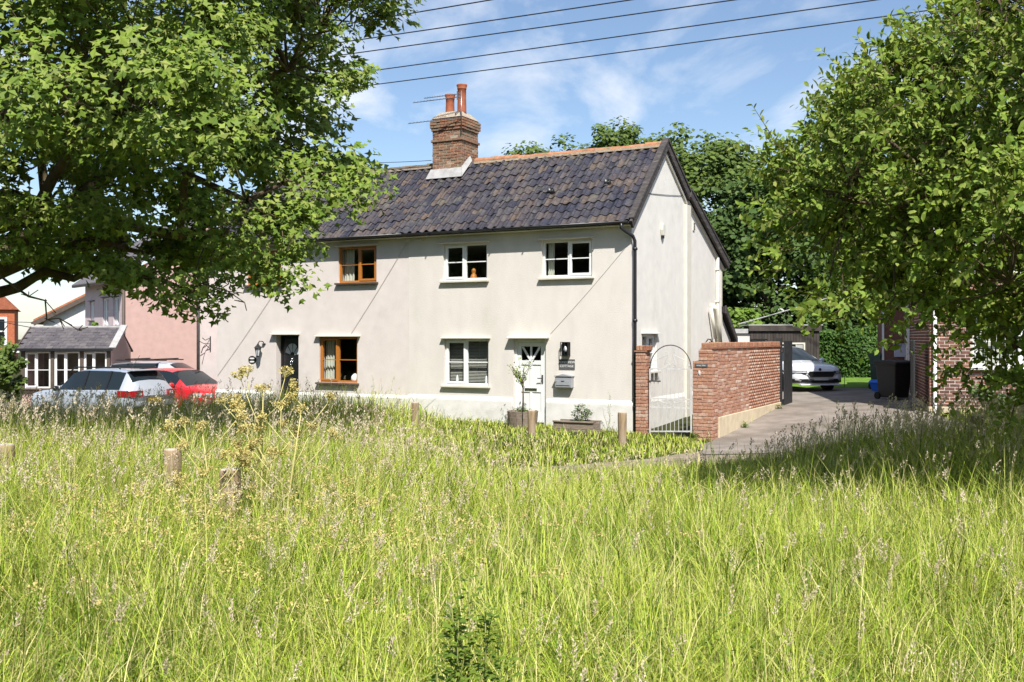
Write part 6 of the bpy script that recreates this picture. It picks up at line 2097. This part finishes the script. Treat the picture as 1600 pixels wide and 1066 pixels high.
# ------------------------------------------------------------------ single plants
def umbel_plant(label, x, y, hgt, lean, seed, br=5):
    rr = random.Random(seed); g = np.random.default_rng(seed)
    z0 = g1(x, y)
    t = thing('umbel_plant', label, 'plant', (x, y, z0), 0, 'dry yellow umbel plants')
    st = MB(); st.tube([(0, 0, -.05), (lean * .3, 0, hgt * .35), (lean * .62, 0, hgt * .65), (lean, 0, hgt)], [.009, .0075, .006, .004], 7)
    st.build('stem', 'umbel_stem', t, smooth=True)
    tips = [(Vector((lean, 0, hgt)), Vector((lean * .3, 0, 1)))]
    b = MB()
    for i in range(br):
        f = .38 + .55 * i / br
        a = Vector((lean * f, 0, hgt * f)); ang = rr.uniform(0, 6.28) if i % 2 else (0 if (i // 2) % 2 else 3.14)
        d = Vector((math.cos(ang) * .8, math.sin(ang) * .35, .85)).normalized()
        e = a + d * hgt * rr.uniform(.22, .38)
        b.tube([a, a.lerp(e, .5) + Vector((0, 0, -.015)), e], [.005, .004, .003], 6)
        tips.append((e, d))
        if rr.random() < .8:
            d2 = Vector((d.x * .3 + rr.gauss(0, .5), d.y + rr.gauss(0, .3), .9)).normalized()
            a2 = a.lerp(e, .55); e2 = a2 + d2 * hgt * .17
            b.tube([a2, e2], [.005, .003], 5); tips.append((e2, d2))
    b.build('side_branches', 'umbel_stem', t, smooth=True)
    for (p, d) in tips:
        b = MB(); pos, ns_ = [], []
        d = d.normalized()
        for q in range(11):
            r_ = Vector((rr.gauss(0, 1), rr.gauss(0, 1), rr.gauss(0, .4))); r_ -= d * r_.dot(d); r_.normalize()
            e = p + (d * .75 + r_ * rr.uniform(.2, .75)).normalized() * rr.uniform(.055, .095)
            b.tube([p, e], [.0022, .0015], 3, caps=False)
            for s_ in range(15):
                pos.append(tuple(e + Vector((rr.gauss(0, .011), rr.gauss(0, .011), rr.gauss(.005, .009))))); ns_.append((rr.gauss(0, 1), rr.gauss(-.4, 1), rr.gauss(.4, 1)))
        um = b.build('umbel', 'umbel_stem', t)
        pos = np.array(pos); x_, y_, n_ = frames(np.array(ns_), g)
        tag(link('seeds', leaf_mesh('seeds', pos, x_, y_, n_, g.uniform(.011, .022, len(pos)), DIA * (1.3, 1), 'umbel_seed', .2), um), kind='stuff')
    return t


umbel_plant('tallest dry yellow umbel stalk in the group of three on the left', -2.06, 8.25, 1.32, .02, 61, 7)
umbel_plant('dry yellow umbel stalk leaning right beside the tallest one', -1.86, 8.1, 1.18, .16, 62, 6)
umbel_plant('dry yellow umbel stalk leaning left beside the tallest one', -2.34, 8.0, 1.02, -.12, 63, 6)


def leafy_weed(label, x, y, hgt, wid, seed, m='leaf_weed', n=420, ls=(.025, .05), cat='plant', base=None, name='weed_plant', stemm='seed_stem', stems=5):
    rr = random.Random(seed); g = np.random.default_rng(seed)
    z0 = g1(x, y) if base is None else base
    t = thing(name, label, cat, (x, y, z0))
    b = MB(); pos, ys, ns_ = [], [], []
    for i in range(stems):
        a = rr.uniform(0, 6.28); q = rr.uniform(.1, 1) if i else 0
        e = Vector((math.cos(a) * wid * q, math.sin(a) * wid * q * .8, hgt * (1 - .45 * q)))
        pts = curve_pts((math.cos(a) * .03, math.sin(a) * .03, -.03), e, (0, 0, .03), 5, .3, rr)
        b.tube(pts, [.006, .0055, .005, .004, .003, .002], 5)
        for k_ in range(n // stems):
            f = rr.random() ** .7
            p = pts[0].lerp(pts[-1], f)
            an = rr.uniform(0, 6.28); o = Vector((math.cos(an), math.sin(an), rr.gauss(.15, .25)))
            w_ = wid * .34 * (1.08 - f) + .02
            pos.append(tuple(p + o * w_ * rr.random())); ys.append(tuple(o + Vector((0, 0, .1)))); ns_.append((rr.gauss(0, .35) - o.x * .2, rr.gauss(-.2, .35) - o.y * .2, 1))
    b.build('stems', stemm, t, smooth=True)
    pos = np.array(pos); y_ = np.array(ys); y_ /= np.linalg.norm(y_, axis=1, keepdims=True)
    nn = np.array(ns_); nn -= y_ * np.einsum('ij,ij->i', nn, y_)[:, None]; nn /= np.linalg.norm(nn, axis=1, keepdims=True)
    x_ = np.cross(y_, nn)
    tag(link('foliage', leaf_mesh('foliage', pos, x_, y_, nn, g.uniform(*ls, len(pos)), OVAL * (1.25, 1), m, .3), t), kind='stuff')
    return t


leafy_weed('dark leafy weed rising from the grass at the bottom centre', -.14, 3.25, .92, .24, 71, n=1900, ls=(.016, .032), stems=14)
leafy_weed('green shrub growing in the long wooden trough', *uv(-.92, -.75)[:2], .42, .30, 72, 'leaf_shrub', 420, (.04, .075), base=.12, name='planter_shrub', stems=8)
leafy_weed('yellow-green trailing plant round the rim of the wooden tub', *uv(-2.35, -.75)[:2], .16, .26, 73, 'leaf_lime', 200, (.03, .055), base=.28, name='tub_plant', stems=7)
leafy_weed('thin dark wildflower against the white wall between trough and downpipe', *uv(-.35, -.5)[:2], .95, .12, 74, 'leaf_shrub', 50, (.02, .035), stems=3)


def twiggy_tree():
    bx, by, _ = uv(-2.35, -.75)
    t = thing('potted_tree', 'small twiggy potted tree with sparse leaves before the white door', 'tree', (bx, by, .28), HROT)
    rr = random.Random(81); g = np.random.default_rng(81)
    MB().tube([(0, 0, -.05), (.01, 0, .35), (0, .01, .72)], [.022, .019, .016], 8).build('trunk', 'bark', t, smooth=True)
    b = MB(); pos, ys, ns_ = [], [], []
    for i in range(16):
        a = rr.uniform(0, 6.28); e = Vector((math.cos(a) * rr.uniform(.12, .42), math.sin(a) * rr.uniform(.08, .25), rr.uniform(.72, 1.22)))
        pts = curve_pts((0, .01, rr.uniform(.5, .72)), e, (0, 0, .04), 5, .5, rr)
        b.tube(pts, [.008, .007, .006, .005, .003, .002], 5)
        for q in range(14):
            p = pts[rr.randint(2, 5)] + Vector((rr.gauss(0, .03), rr.gauss(0, .03), rr.gauss(0, .03)))
            if abs(p.x) > .34 and rr.random() < .5: continue
            pos.append(tuple(p)); o = Vector((rr.gauss(0, 1), rr.gauss(0, 1), rr.gauss(.3, .7))).normalized(); ys.append(tuple(o)); ns_.append((rr.gauss(0, .6), rr.gauss(-.5, .5), rr.gauss(.6, .4)))
    b.build('branches', 'bark', t, smooth=True)
    pos = np.array(pos); y_ = np.array(ys); nn = np.array(ns_); nn -= y_ * np.einsum('ij,ij->i', nn, y_)[:, None]; nn /= np.linalg.norm(nn, axis=1, keepdims=True)
    tag(link('foliage', leaf_mesh('foliage', pos, np.cross(y_, nn), y_, nn, g.uniform(.04, .065, len(pos)), OVAL * (1.1, 1), 'leaf_oval', .3), t), kind='stuff')


twiggy_tree()

leafy_weed('small weed tuft at the middle of the cream wall foot by the drive', *uv(1.96, 2.2)[:2], .16, .14, 75, 'leaf_lime', 120, (.025, .05), stems=6)
leafy_weed('low dark weed at the far end of the cream wall foot by the gate post', *uv(1.97, 5.7)[:2], .14, .16, 76, 'leaf_weed', 120, (.025, .05), stems=6)
leafy_weed('weed growing where the brick pier meets the drive', *uv(1.45, -.1)[:2], .20, .16, 77, 'leaf_weed', 140, (.025, .05), stems=6)
